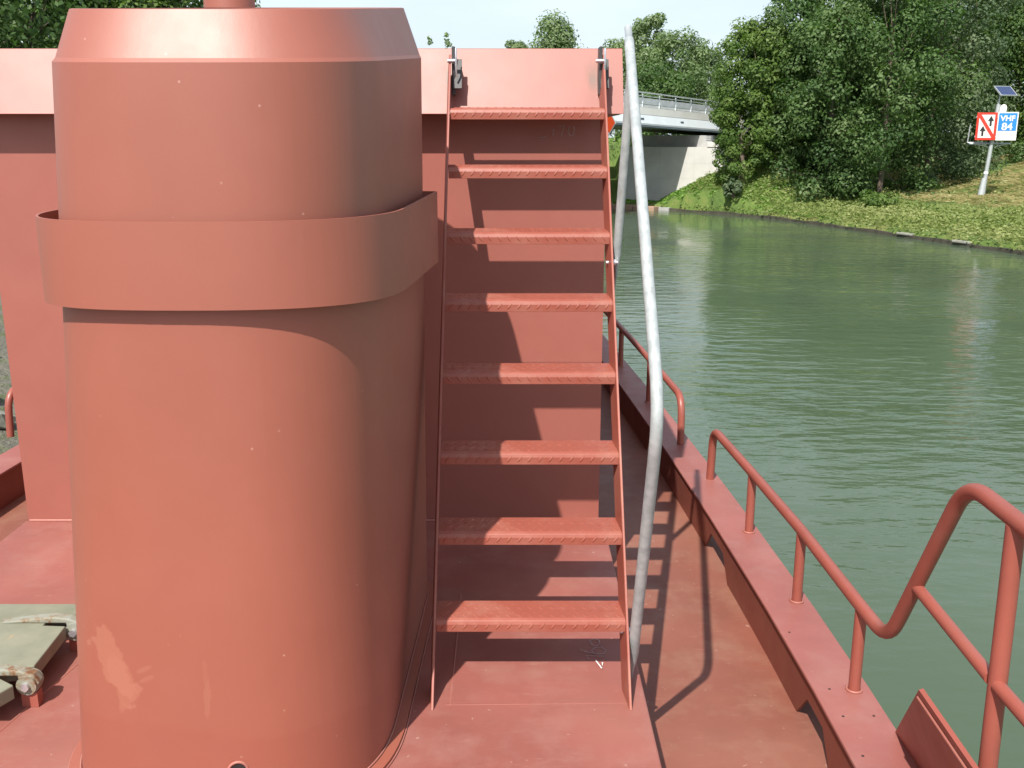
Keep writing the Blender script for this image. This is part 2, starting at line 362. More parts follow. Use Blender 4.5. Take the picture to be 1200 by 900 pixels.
def ground_right(x, y, d):
    z = prof(d) + (wob(x, y) * min(1, d / 3))
    t, n = tn(x, y)
    # earth ramp carrying the road to the bridge
    front = max(0, min(1, (4.75 - t) / .6)) * max(0, min(1, (n + 6) / 2)) * max(0, min(1, (12 - n) / 2))
    z = z * (1 - front) + (WATER + .3 + .0 * d) * front          # level strip in front of the abutment
    dt = max(0, 6.65 - t); dn = max(0, -5.6 - n, n + 4.5); dn *= 1.7 if n < -4 else 1; e = 1.6 - .6 * math.hypot(dt, dn)
    if t > 6.65 and -4.5 <= n <= 7: e = 1.6
    if n > 7: e = max(e, 1.6 - .5 * math.hypot(max(0, 4.2 - t), n - 7))
    return max(z, lift(e))
OFFS_R = [0, .3, .7, 1.2, 2, 3, 4, 5, 6.2, 7.5, 9, 10.5, 12, 13.5, 15, 16.5, 18, 20, 22.5, 25, 28, 33, 40, 60, 100, 200, 400, 900]
def bank(name, line, sign, hfun, offs, mat='soil'):
    rows = []
    for i, p in enumerate(line):
        t = (line[min(i + 1, len(line) - 1)] - line[max(0, i - 1)]).normalized(); nn = Vector((t.y, -t.x)) * sign
        row = [Vector((p.x, p.y, WATER - 1.2))]
        for d in offs:
            q = p + nn * d; row.append(Vector((q.x, q.y, hfun(q.x, q.y, d))))
        rows.append(row)
    mb = MB(); mb.loft(rows, closed=False)
    o = mb.build(name, M[mat]); tag(o, kind='structure'); return rows
RB = bank('canal_bank', RIGHT, 1, ground_right, OFFS_R)
bank('canal_bank', LEFT, -1, lambda x, y, d: (WATER + .25 + min(d, 4) * .38 + .02 * max(0, min(d, 60) - 4) + (wob(x, y) * min(1, d / 3))), [0, .5, 1, 2, 3, 4, 6, 9, 14, 22, 40], 'stony')

# ------------------------------------------------------------------ leafy things
def quads(name, cen, nrm, length, width, tone, mat, parent=None, up=None):
    """many small leaf faces from arrays (kite shaped)"""
    n = len(cen)
    ref = rng.normal(size=(n, 3)) if up is None else up
    a = np.cross(nrm, ref); a /= (np.linalg.norm(a, axis=1, keepdims=True) + 1e-9)
    b_ = np.cross(nrm, a); b_ /= (np.linalg.norm(b_, axis=1, keepdims=True) + 1e-9)
    L_ = length[:, None] * .5; W_ = width[:, None] * .5
    P = np.stack([cen - b_ * L_, cen + a * W_ - b_ * L_ * .1, cen + b_ * L_, cen - a * W_ - b_ * L_ * .1], 1).reshape(-1, 3)
    me = bpy.data.meshes.new(name); me.vertices.add(4 * n); me.vertices.foreach_set('co', P.ravel().astype(np.float32))
    me.loops.add(4 * n); me.loops.foreach_set('vertex_index', np.arange(4 * n, dtype=np.int32))
    me.polygons.add(n); me.polygons.foreach_set('loop_start', np.arange(0, 4 * n, 4, dtype=np.int32))
    at = me.attributes.new('tone', 'FLOAT', 'FACE'); at.data.foreach_set('value', tone.astype(np.float32))
    me.update(); me.validate()
    return link(name, me, mat, parent)
def unit(n):
    v = rng.normal(size=(n, 3)); return v / np.linalg.norm(v, axis=1, keepdims=True)
def crown_points(clumps, per, leaf):
    cs, ns_, ls, tn_ = [], [], [], []
    for (c, r, tone) in clumps:
        u = unit(per); rad = r * rng.uniform(.45, 1.05, per) ** .6
        # ragged clump surface
        p = np.array(c) + u * rad[:, None] * np.array([1, 1, .8])
        nn = u * 1.0 + unit(per) * .55 + np.array([0, 0, .35]); nn /= np.linalg.norm(nn, axis=1, keepdims=True)
        cs.append(p); ns_.append(nn); ls.append(leaf * rng.uniform(.6, 1.35, per)); tn_.append(np.clip(tone + rng.normal(0, .16, per), 0, 1))
    return np.concatenate(cs), np.concatenate(ns_), np.concatenate(ls), np.concatenate(tn_)
def tree(label, base, height, rad, mat, group=None, nclump=70, per=130, leaf=.26, low=.18, shape='round', trunk_r=.18, name='broadleaf_tree', seed=0, lean=0.):
    rnd = random.Random(seed * 13 + 5)
    t = thing(name, label, 'tree', group, base)
    clumps = []
    z0 = height * low
    for k in range(nclump):
        f = (k + .5) / nclump; zz = z0 + (height - z0) * (f ** .9)
        q = (zz - z0) / (height - z0)
        if shape == 'round': rr = rad * (math.sqrt(max(0, 1 - (2 * q - .85) ** 2 / 1.45)))
        elif shape == 'cone': rr = rad * (1 - q) ** .75 * (.5 + .5 * min(1, q * 5))
        else: rr = rad * (1 - .5 * q ** 2) * min(1, .65 + q * 2)
        rr = max(rr, rad * .12)
        a = rnd.uniform(0, 2 * math.pi); e = rr * math.sqrt(rnd.uniform(.34, 1)) * rnd.uniform(.8, 1.12)
        clumps.append(((e * math.cos(a) + lean * q, e * math.sin(a), zz + rnd.uniform(-.3, .3)), rad * rnd.uniform(.22, .38), rnd.uniform(.15, .85)))
    mb = MB()
    path = [(0, 0, -.4), (rnd.uniform(-.1, .1), rnd.uniform(-.1, .1), height * .2), (lean * .3 + rnd.uniform(-.2, .2), rnd.uniform(-.2, .2), height * .5), (lean * .7, 0, height * .62)]
    mb.tube(path, [trunk_r * 1.25, trunk_r, trunk_r * .65, trunk_r * .15], 8)
    for c, r, _ in clumps[::5]:
        zb = max(height * .12, c[2] * .62); q = min(1, zb / height)
        mb.tube([(lean * q * .6, 0, zb), (c[0] * .5, c[1] * .5, (zb + c[2]) / 2 - .1), c], [trunk_r * .26, trunk_r * .15, trunk_r * .05], 5)
    mb.build('trunk', M['bark'], t)
    cs, nn, ls, tt = crown_points(clumps, per, leaf)
    quads('crown', cs, nn, ls, ls * .62, tt, mat, t)
    return t
def px(x, y_dist, base_z):                                   # a picture column at a distance, as a place on the ground
    zc = y_dist * math.cos(R(PITCH)) - (base_z - EYE) * math.sin(R(PITCH)); return ((x - 600) / 1167 * zc, y_dist, base_z)

GR = 'broadleaf trees on the far bank to the right'
TREES = [
 # column, distance, base z, height, radius, material, shape, nclump, leaf, label
 (884, 56.5, None, 6.9, 2.5, 'leaf_bright', 'round', 75, .24, 'light green tree, leftmost of the tall trees on the right bank, beside the bridge abutment'),
 (868, 54.8, None, 4.4, 1.6, 'leaf_bright', 'round', 34, .22, 'low bright green tree hanging over the grass slope beside the abutment'),
 (928, 57, None, 8.0, 2.5, 'leaf', 'round', 70, .25, 'dark green tree filling in right behind the light green tree at the bridge'),
 (968, 53.5, None, 9.6, 2.9, 'leaf', 'round', 90, .25, 'dark green round tree with its sloping crown against the sky, second from the bridge'),
 (1030, 52.5, None, 12.4, 3.3, 'leaf', 'round', 100, .25, 'tall dark tree in the middle of the right bank wood, above the lone shrub'),
 (1085, 57.5, None, 14., 3.7, 'leaf_grey', 'round', 110, .25, 'tall grey green tree left of the solar sign, its lower crown over dry grass'),
 (1128, 64, None, 14., 3.2, 'leaf', 'round', 90, .25, 'dark tree with bare trunk showing just left of the sign post'),
 (1185, 64, None, 13., 3.2, 'leaf_bright', 'round', 90, .26, 'bright yellow green tree standing behind the solar sign'),
 (1262, 62, None, 13.5, 3.8, 'leaf', 'round', 90, .26, 'dark tree at the right edge of the picture, beyond the sign'),
 (948, 70, .3, 8.3, 2.8, 'leaf', 'round', 70, .30, 'shaded tree in the second row behind the leftmost bank trees'),
 (1030, 72, .5, 14.5, 4.2, 'leaf', 'round', 90, .30, 'shaded tall tree in the second row, behind the middle of the wood'),
 (1100, 74, .6, 16., 5., 'leaf', 'round', 90, .30, 'shaded tall tree in the second row, behind the bare trunk'),
 (1215, 72, .6, 16., 5., 'leaf', 'round', 90, .30, 'shaded tall tree in the second row, far right behind the sign'),
]
def gz(x, y):
    return ground_right(x, y, nearest(RIGHT, x, y))
for i, (x, yd, bz, h, r, mt, sh, nc, lf, lab) in enumerate(TREES):
    if bz is None: p_ = px(x, yd, -.8); bz = gz(p_[0], p_[1])
    tree(lab, px(x, yd, bz), h, r, M[mt], GR, nclump=int(nc * 1.25), leaf=lf * .74, per=250, shape=sh, low=(.16 if x == 1128 else .02), seed=i, trunk_r=.13)
# trees beyond the bridge and the hatch house
GF = 'trees beyond the bridge'
for i, (x, yd, top, r, mt, sh, lab) in enumerate([
 (650, 100, 27, 5.0, 'leaf_far', 'cone', 'pointed small tree rising over the red roof edge between the ladder hooks'),
 (604, 108, 50, 1.8, 'leaf_far', 'round', 'tree whose tip barely shows over the roof edge in the middle of the ladder'),
 (526, 96, 40, .9, 'leaf_far', 'cone', 'thin sparse tree tip just over the left ladder hook'),
 (506, 100, 47, .8, 'leaf_far', 'cone', 'thin sparse tree tip between the vent casing and the left ladder hook'),
 (757, 112, 22, 3.0, 'leaf_far', 'column', 'tall slim tree behind the galvanised handrail, left of the group beyond the bridge'),
 (790, 108, 42, 4.0, 'leaf_far', 'round', 'broad pale green tree in the middle of the group beyond the bridge'),
 (823, 116, 62, 3.2, 'leaf_grey', 'round', 'thin grey green tree at the right of the group beyond the bridge'),
 (768, 104, 84, 4.0, 'leaf', 'round', 'low dark tree right behind the bridge railing'),
 (722, 118, 52, 3.0, 'leaf_far', 'round', 'tree half hidden by the roof corner and the galvanised handrail'),
]):
    bz = .6; h = EYE + yd * math.tan(math.atan((450 - top) / 1167) - R(PITCH)) - bz
    sparse = r < 1
    tree(lab, px(x, yd, bz), h, r, M[mt], GF, nclump=(40 if sparse else 80), per=(12 if sparse else 170), leaf=.30, shape=sh, low=.1, seed=40 + i, trunk_r=.14)
GL = 'trees on the left bank behind the hatch house'
for i, (x, yd, h, r, lab) in enumerate([
 (-40, 36, 11., 4.0, 'dense green tree at the far left, over the red roof edge'),
 (60, 40, 11.5, 3.8, 'dense green tree just left of the vent casing top'),
 (150, 44, 12., 3.8, 'green tree behind the top of the vent casing, left of the exhaust pipe'),
 (225, 48, 11.5, 3.8, 'green tree behind the vent casing top, directly left of the exhaust pipe'),
 (288, 54, 8.8, 2.2, 'green tree with its edge showing right of the exhaust pipe'),
 (-150, 38, 11., 4., 'green tree outside the left picture edge'),
]):
    tree(lab, px(x, yd, -1.0), h, r, M['leaf_bright' if i in (1, 3) else 'leaf'], GL, nclump=120, per=200, leaf=.21, seed=80 + i, low=.1)

cl = []
for k in range(230):
    xx = random.uniform(850, 1420); yd = random.uniform(74, 84) if xx > 930 else random.uniform(80, 90); p = px(xx, yd, .6)
    cl.append(((p[0], p[1], random.uniform(.3, 9.5 if xx > 1000 else 4.)), random.uniform(1.2, 2.1), random.uniform(.05, .6)))
a = crown_points(cl, 90, .5)
tag(quads('woodland', a[0], a[1], a[2], a[2] * .6, a[3], M['leaf'], None), 'dense shaded wood filling the gaps behind the right bank trees', 'wood', kind='stuff')
cl = []
for k in range(120):
    xx = random.uniform(-260, 300); p = px(xx, random.uniform(54, 62), -.6)
    cl.append(((p[0], p[1], random.uniform(0, 9.0)), random.uniform(1.2, 2.), random.uniform(.05, .6)))
a = crown_points(cl, 90, .5)
tag(quads('woodland', a[0], a[1], a[2], a[2] * .6, a[3], M['leaf'], None), 'dense shaded wood behind the trees on the left bank', 'wood', kind='stuff')
# shrubs
def shrub(label, base, h, r, mat, seed, leaf=.2, nclump=16):
    rnd = random.Random(seed); t = thing('shrub', label, 'shrub', 'shrubs on the grassy bank', base)
    cl = [((rnd.uniform(-r, r) * .8, rnd.uniform(-r, r) * .8, rnd.uniform(.15, .85) * h), r * rnd.uniform(.3, .5), rnd.uniform(.2, .8)) for _ in range(nclump)]
    mb = MB()
    for c, _, _ in cl[:6]: mb.tube([(0, 0, -.15), (c[0] * .5, c[1] * .5, c[2] * .6), c], [.03, .02, .008], 5)
    mb.build('stem', M['bark'], t)
    a = crown_points(cl, 70, leaf); quads('foliage', a[0], a[1], a[2], a[2] * .55, a[3], mat, t)
def gz(x, y):
    return ground_right(x, y, nearest(RIGHT, x, y))
for i, (x, yd, h, r, mt, lab) in enumerate([
 (1030, 49.5, .9, .9, 'leaf_bright', 'lone leafy shrub below the middle of the wood on the right bank'),
 (862, 53.6, 1.0, .6, 'leaf_grey', 'grey green shrub at the foot of the grass slope by the abutment'),
 (905, 55, 1.2, 1.3, 'leaf', 'dark shrub under the leftmost trees of the right bank'),
 (1000, 52, 1.1, 1.2, 'leaf', 'dark shrub in the shade under the middle bank trees'),
 (1085, 55, 1.1, 1.0, 'leaf_grey', 'pale shrub at the dry grass below the tall grey green tree'),
 (1150, 61, 1.3, 1.2, 'leaf', 'dark shrub in shade directly behind the sign pole'),
 (1205, 60.5, 1.2, 1.3, 'leaf', 'dark shrub at the picture edge right of the sign'),
]):
    p = px(x, yd, 0); shrub(lab, (p[0], p[1], gz(p[0], p[1])), h, r, M[mt], 200 + i)

# bank vegetation: nobody could count it
def herb(name, label, pick, count, hgt, ln_, wd, mat, leafy=True, where=None):
    cen, nn, ln, wdt, tone, up = [], [], [], [], [], []
    tries = 0
    while len(cen) < count and tries < count * 10:
        tries += 1
        i = random.randrange(len(RIGHT) - 1); p = RIGHT[i]
        if not (22 < p.y < 66): continue
        d = pick(random.random()); t = (RIGHT[i + 1] - p).normalized(); q = p + t * random.random() + Vector((t.y, -t.x)) * d
        if where and not where(q.x, q.y, d): continue
        tt, n_ = tn(q.x, q.y)
        if 3.7 < tt < 30 and -3.1 < n_ < 7 or n_ > -1.5: continue
        z = ground_right(q.x, q.y, max(0, d)) if d > 0 else WATER + .2 + d * .35
        patch = .5 + .5 * math.sin(q.x * .8 + q.y * .5) * math.sin(q.y * .31 - q.x * .2)
        fine = .5 + .5 * math.sin(q.x * 3.1 + 1.3 * math.sin(q.y * 2.3)) * math.sin(q.y * 2.7 + q.x * .7)
        h = hgt * (.35 + .9 * patch * fine + random.random() * .5)
        a = random.uniform(0, 6.28)
        if leafy:
            cen.append((q.x, q.y, z + h * random.random() ** .6)); nn.append((math.cos(a), math.sin(a) - .4, random.uniform(.1, 1.2))); up.append((-math.sin(a), math.cos(a), random.uniform(-.8, .8)))
            ln.append(ln_ * random.uniform(.6, 1.5))
        else:
            lean_ = random.gauss(0, .3); cen.append((q.x, q.y, z + h * .42)); h *= 1.5 if d < 1.2 else 1; nn.append((math.cos(a), math.sin(a), lean_)); up.append((-math.sin(a), math.cos(a), random.uniform(-.35, .35))); ln.append(h)
        wdt.append(wd * random.uniform(.6, 1.4)); tone.append(min(1, max(0, .2 + .3 * patch + .3 * fine + random.gauss(0, .15))))
    nn = np.array(nn); nn /= np.linalg.norm(nn, axis=1, keepdims=True)
    o = quads(name, np.array(cen), nn, np.array(ln), np.array(wdt), np.array(tone), mat, None, np.array(up))
    tag(o, label, name.replace('_', ' '), kind='stuff')
upper = lambda x, y, d: x / y > .345 + .03 * math.sin(x * 1.3 + y) and d > 5.6 + 1.2 * math.sin(y * .5)
herb('bank_weeds', 'yellow green weeds and leafy plants covering the bank slope along the water', lambda u: -.3 + 13 * u ** .8, 130000, .40, .125, .075, M['weed'], True, lambda x, y, d: not upper(x, y, d) or random.random() < .12)
herb('bank_grass', 'green grass blades standing among the weeds of the bank', lambda u: -.1 + 13 * u ** .85, 40000, .52, 0, .03, M['weed'], False, lambda x, y, d: not upper(x, y, d))
herb('dry_grass', 'straw coloured dry grass on the upper bank round the sign post', lambda u: 5.5 + 15 * u ** .9, 60000, .62, 0, .035, M['dry'], False, upper)
# short lawn on the bridge embankment and beyond
cen, nn, ln, wdt, tone, up = [], [], [], [], [], []
while len(cen) < 24000:
    t, n = random.uniform(-6, 17), random.uniform(-12, 4) if random.random() < .75 else random.uniform(6.5, 20)
    q = bp_(t, n, 0); d = nearest(RIGHT, q.x, q.y)
    inland = min(RIGHT, key=lambda p: (p.x - q.x) ** 2 + (p.y - q.y) ** 2)
    if q.x < inland.x or d < .2 or (3.7 < t and -3.1 < n < 7): 
        if random.random() < .999: 
            cen.append(None); cen.pop(); continue
    a = random.uniform(0, 6.28); h = random.uniform(.12, .28)
    cen.append((q.x, q.y, ground_right(q.x, q.y, d) + h * .35)); nn.append((math.cos(a), math.sin(a), .4)); ln.append(h); wdt.append(.07)
    tone.append(random.uniform(.1, .9)); up.append((-math.sin(a), math.cos(a), .2))
nn = np.array(nn); nn /= np.linalg.norm(nn, axis=1, keepdims=True)
tag(quads('short_grass', np.array(cen), nn, np.array(ln), np.array(wdt), np.array(tone), M['lawn'], None, np.array(up)),
    'short bright green grass on the slope beside the bridge abutment', 'grass', kind='stuff')

# dark timber edging along the waterline with a few pale slabs
mb = MB(); idx = [i for i, p in enumerate(RIGHT) if 5 < p.y < 57.4 and p.x > 8.3]
rows = []
for i in idx:
    p = RIGHT[i]; t = (RIGHT[i + 1] - RIGHT[i - 1]).normalized(); n = Vector((t.y, -t.x))
    def e(o, z): q = p - n * o; return Vector((q.x, q.y, z))
    hh = .13 + .03 * math.sin(i * 1.7)
    rows.append([e(.02, WATER - .6), e(.16, WATER - .6), e(.16, WATER + hh), e(.02, WATER + hh)])
mb.loft(rows, smooth=False); tag(mb.build('bank_edging', M['edge']), 'dark low edging along the waterline of the right bank', 'edging')
for k, (i0, lab) in enumerate([(0, 'pale flat slab at the waterline below the sign post'), (1, 'pale flat slab at the waterline left of the sign post')]):
    yy = (38.4, 41.3, 43.5)[k]; i = min(range(len(RIGHT)), key=lambda j: abs(RIGHT[j].y - yy)); p = RIGHT[i]; t = (RIGHT[i + 1] - p).normalized()
    mt = Matrix.Translation((p.x, p.y, WATER + .2)) @ Matrix.Rotation(math.atan2(t.y, t.x) + .1, 4, 'Z')
    mb = MB(); mb.box((-.42, -.02, -.1), (.42, .22, .0), mt); tag(mb.build('stone_slab', M['pale_stone'], None, .03), lab, 'slab', 'pale slabs along the waterline')

# ------------------------------------------------------------------ bridge
br = thing('road_bridge', 'pale grey road bridge with steel railings crossing the canal', 'bridge')
T0, T1 = -32, 16
def zb(t): return .455 - .035 * abs(t + 13)
def beam(name, mat, n0, n1, za, zc_, t0=T0, t1=T1, parent=br, bevel=0):
    mb = MB(); rows = []
    ts = [t0 + (t1 - t0) * k / 20 for k in range(21)]
    for t in ts: rows.append([bp_(t, n0, za + zb(t)), bp_(t, n1, za + zb(t)), bp_(t, n1, zc_ + zb(t)), bp_(t, n0, zc_ + zb(t))])
    mb.loft(rows, smooth=False); mb.add(rows[0], [(0, 1, 2, 3)]); mb.add(rows[-1], [(3, 2, 1, 0)])
    return mb.build(name, mat, parent, bevel)
beam('deck_slab', M['soffit'], .35, 6.0, 2.28, 2.98)
beam('cornice', M['cornice'], -.06, .30, 2.88, 3.30)
beam('cornice', M['cornice'], 6.06, 6.5, 2.88, 3.30)
mb = MB(); rows = []
for k_ in range(21):
    t_ = T0 + (T1 - T0) * k_ / 20
    rows.append([bp_(t_, n_, z_ + zb(t_)) for n_, z_ in ((-.36, 2.26), (-.36, 2.36), (-.06, 2.86), (.33, 2.86), (.33, 2.26))])  # outer face slanted out at its foot so it catches more sun
mb.loft(rows, smooth=False); mb.build('girder', M['girder'], br)
beam('girder_flange', M['flange'], -.38, .34, 2.16, 2.24)
beam('guard_rail', M['zinc'], .28, .36, 3.55, 3.86)
beam('guard_rail', M['zinc'], 5.7, 5.78, 3.55, 3.86)
beam('kerb_rail', M['zinc'], .12, .2, 3.34, 3.47)
beam('top_handrail', M['zinc'], -.02, .05, 4.10, 4.17)
beam('middle_handrail', M['zinc'], .0, .03, 3.92, 3.96)
beam('lower_handrail', M['zinc'], .0, .03, 3.48, 3.52)
pm = None
for t in np.arange(-31.5, 16, 1.9):
    if pm is None:
        mb = MB(); mb.box((-.03, -.03, 0), (.03, .03, .70)); pm = mb.build('railing_post', M['zinc'], br); o = pm
    else: o = copy_mesh_obj(pm, br)
    o.location = bp_(t, .1, 3.29 + zb(t))
for t in (-6.2, -1.6, 3, 7.6):
    mb = MB(); c = bp_(t, -.2, 2.6 + zb(t)); mb.box((-.16, -.05, -.06), (.16, .07, .06), Matrix.Translation(c) @ Matrix.Rotation(math.atan2(BT.y, BT.x), 4, 'Z'))
    mb.build('drain_outlet', M['flange'], br)
# abutment
ab = thing('bridge_abutment', 'pale concrete abutment under the right end of the bridge, half in shade', 'abutment')
def bbox(mb, t0, t1, n0, n1, z0, z1):
    vs = [bp_(t, n, z) for z in (z0, z1) for t, n in ((t0, n0), (t1, n0), (t1, n1), (t0, n1))]
    return mb.add(vs, [(0, 3, 2, 1), (4, 5, 6, 7), (0, 1, 5, 4), (1, 2, 6, 5), (2, 3, 7, 6), (3, 0, 4, 7)])
zz = [-2.9, -1.95, -.98, .0, 1.0]
for a, b_ in zip(zz[:-1], zz[1:]):
    for n0, n1 in ((-3., -.6), (-.6, 1.9), (1.9, 4.6)):
        mb = MB(); bbox(mb, 4.05, 5.75, n0 + .002, n1 - .002, a + .002, b_ - .002); mb.build('concrete_panel', M['concrete'], ab, .004)
mb = MB(); bbox(mb, 4.15, 5.65, -2.95, 4.55, -3.4, .95); mb.build('core', M['concrete2'], ab)
mb = MB(); bbox(mb, 5.15, 6.05, -1.2, 4.6, 1.002, 1.72); mb.build('back_wall', M['concrete2'], ab)
mb = MB(); bbox(mb, 4.0, 5.2, -2.9, -1.5, 1.002, 1.3); mb.build('bearing_block', M['concrete'], ab, .02)
mb = MB(); bbox(mb, 4.3, 9, -3.4, -3.02, -2.2, 1.05); mb.build('wing_wall', M['concrete'], ab, .02)
for k in range(3):
    mb = MB(); bbox(mb, 3.9, 5.2, -1.55, -1.45, 1.4 + .13 * k, 1.45 + .13 * k); mb.build('cable_bracket', M['flange'], ab)
mb = MB(); bbox(mb, 3.6, 3.72, 4.5, 4.65, .9, 1.9); tag(mb.build('marker_post', M['cornice']), 'short white post at the far corner of the abutment under the bridge', 'post')
al = thing('bridge_abutment', 'concrete abutment carrying the left end of the bridge, hidden behind the hatch house', 'abutment')
mb = MB(); bbox(mb, -33, -30.6, .2, 6, -4.2, 1.0); mb.build('core', M['concrete'], al)
mb = MB(); bbox(mb, -33, -31.8, .2, 6, 1.002, 1.55); mb.build('bearing_shelf', M['concrete2'], al)
# quay wall at its foot
qw = thing('quay_wall', 'low brown quay wall at the waterline below the bridge', 'quay wall')
for k in range(9):
    t0 = 6.3; mb = MB(); bbox(mb, .9, 1.5, .3 + k * 1.6 + .02, .3 + (k + 1) * 1.6 - .02, -3.9, -2.6 + .02 * (k % 2)); mb.build('quay_block', M['brick'], qw, .03)
mb = MB(); bbox(mb, 1.5, 4.05, -.4, 12, -3.9, -2.66); mb.build('quay_floor', M['concrete2'], qw)
# orange diamond channel mark on the bridge
dm = thing('diamond_sign', 'small orange diamond sign with white corner hung on the bridge beside the roof corner', 'sign')
dc = bp_(-5.4, -.5, 2.4); fr = Matrix.Translation(dc) @ Matrix.Rotation(math.atan2(BT.y, BT.x), 4, 'Z') @ Matrix.Rotation(R(90), 4, 'X')
mb = MB(); mb.prism([(-.62, 0), (0, -.62), (.62, 0), (0, .62)], -.04, fr); mb.build('white_board', M['sign_white'], dm)
mb = MB(); mb.prism([(-.5, 0), (0, -.5), (.5, 0), (0, .5)], .02, fr); mb.build('orange_face', M['orange'], dm)

# ------------------------------------------------------------------ sign post on the right bank
sx, sy, _ = px(1150, 49, -1.1); sz = gz(sx, sy)
sp = thing('canal_sign_post', 'grey pole carrying a no overtaking sign, a blue VHF 84 sign and a solar panel', 'sign post', None, (sx, sy, sz))
pxm = 49 * .97 / 1167                                    # metres per photo pixel there
def SY(y): return EYE + 49 * math.tan(math.atan((450 - y) / 1167) - R(PITCH)) - sz
lean = Matrix.Rotation(R(4.2), 4, 'Y')
face = Matrix.Rotation(R(-12), 4, 'Z')
mb = MB(); mb.tube([(0, 0, -.2), lean @ Vector((0, 0, SY(122)))], .095, 14); mb.build('pole', M['pole'], sp)
mb = MB(); mb.tube([(-.06, -.02, -.1), (0.06, 0, 1.15)], [.2, .13], 10); mb.build('pole_base', M['pole'], sp)
mb = MB(); mb.tube([lean @ Vector((0, 0, SY(204))), lean @ Vector((0, 0, SY(201)))], .11, 14); mb.build('white_collar', M['dome'], sp)
def board(name, mat, x0, x1, y0, y1, dy, th=.04, parent=sp):
    mb = MB(); mb.box((x0, dy - th, y0), (x1, dy, y1), face); return mb.build(name, mat, parent)
z1, z0 = SY(132), SY(164)
X0, X1, X2 = -.62, .28, 1.19
red = board('no_overtaking_sign', M['sign_red'], X0, X1 - .01, z0, z1, -.2)
board('white_field', M['sign_white'], X0 + .1, X1 - .11, z0 + .1, z1 - .1, -.241, .006, red)
fm = face @ Matrix.Translation((X0, -.25, z0)) @ Matrix.Rotation(R(90), 4, 'X')
W_ = X1 - .01 - X0; H_ = z1 - z0
mb = MB(); mb.prism([(.08, H_ - .06), (.08, H_ - .2), (W_ - .14, .06), (W_ - .06, .06), (W_ - .06, .2), (.16, H_ - .06)], .008, fm); mb.build('red_slash', M['sign_red'], red)
def arrow(cx, cy):
    s = .46; mb = MB()
    mb.prism([(cx - .045, cy - s / 2), (cx + .045, cy - s / 2), (cx + .045, cy), (cx + .13, cy), (cx, cy + s / 2), (cx - .13, cy), (cx - .045, cy)], .012, fm); mb.build('black_arrow', M['sign_black'], red)
arrow(.30, .42); arrow(.62, .88)
vs_ = board('radio_channel_sign', M['sign_white'], X1 + .01, X2, z0 - .02, z1 + .02, -.2)
board('blue_field', M['sign_blue'], X1 + .06, X2 - .05, z0 + .42, z1 - .03, -.241, .006, vs_)
board('red_print_line', M['faint_red'], X1 + .2, X2 - .25, z0 + .26, z0 + .31, -.241, .004, vs_)
def text(body, size, x, z, mat, parent, sxx=1.):
    cu = bpy.data.curves.new('t', 'FONT'); cu.body = body; cu.size = size; cu.extrude = .004; cu.align_x = 'CENTER'; cu.offset = .012
    to = bpy.data.objects.new('t', cu); C.objects.link(to); bpy.context.view_layer.update()
    me = bpy.data.meshes.new_from_object(to.evaluated_get(bpy.context.evaluated_depsgraph_get())); bpy.data.objects.remove(to)
    me.transform(face @ Matrix.Translation((x, -.252, z)) @ Matrix.Rotation(R(90), 4, 'X') @ Matrix.Diagonal((sxx, 1, 1, 1))); me.materials.clear()
    return link('lettering', me, mat, parent)
text('VHF', .34, (X1 + X2) / 2, z1 - .38, M['sign_white'], vs_, 1.05)
text('84', .46, (X1 + X2) / 2, z1 - .80, M['sign_white'], vs_, 1.05)
mb = MB()
for y in (SY(137), SY(160)): mb.box((X0 - .02, -.2, y - .04), (X2 + .02, -.1, y + .04), face)
mb.build('bracket', M['pole'], sp)
mb = MB()
for a, b_ in (((X0 - .16, .25, SY(146)), (X0 - .2, .3, SY(167))), ((X0 - .2, .3, SY(167)), (X2 - .1, .3, SY(168))), ((X0 - .2, .3, SY(167)), (0.05, .05, SY(172))), ((X2 - .1, .3, SY(168)), (.35, .05, SY(172)))):
    mb.tube([face @ Vector(a), face @ Vector(b_)], .03, 6)
mb.box((X0 - .15, .1, SY(169)), (X2 - .1, .6, SY(168)), face)
mb.build('service_platform', M['pole'], sp)
mb = MB(); mb.tube([lean @ Vector((0, .02, SY(135))), lean @ Vector((.0, .02, SY(109)))], .045, 8); mb.build('panel_mast', M['pole'], sp)
mb = MB(); pmx = Matrix.Translation(lean @ Vector((.22, 0, SY(106)))) @ Matrix.Rotation(R(14), 4, 'Z') @ Matrix.Rotation(R(38), 4, 'X')
mb.box((-.42, -.33, -.02), (.42, .33, .02), pmx); pn = mb.build('solar_panel', M['solar'], sp)
mb = MB(); mb.box((-.45, -.36, -.03), (.45, -.33, .03), pmx); mb.box((-.45, .33, -.03), (.45, .36, .03), pmx); mb.box((-.45, -.33, -.03), (-.42, .33, .03), pmx); mb.box((.42, -.33, -.03), (.45, .33, .03), pmx)
mb.build('panel_frame', M['pole'], pn)
mb = MB(); mb.tube([lean @ Vector((.24, -.05, SY(132))), lean @ Vector((.24, -.05, SY(126))), lean @ Vector((.24, -.05, SY(123))), lean @ Vector((.24, -.05, SY(121.5)))], [.15, .16, .12, .03], 14); mb.build('lamp_dome', M['dome'], sp)
mb = MB(); mb.box((.14, -.1, SY(137)), (.34, .05, SY(132)), lean); mb.build('lamp_box', M['pole'], sp)

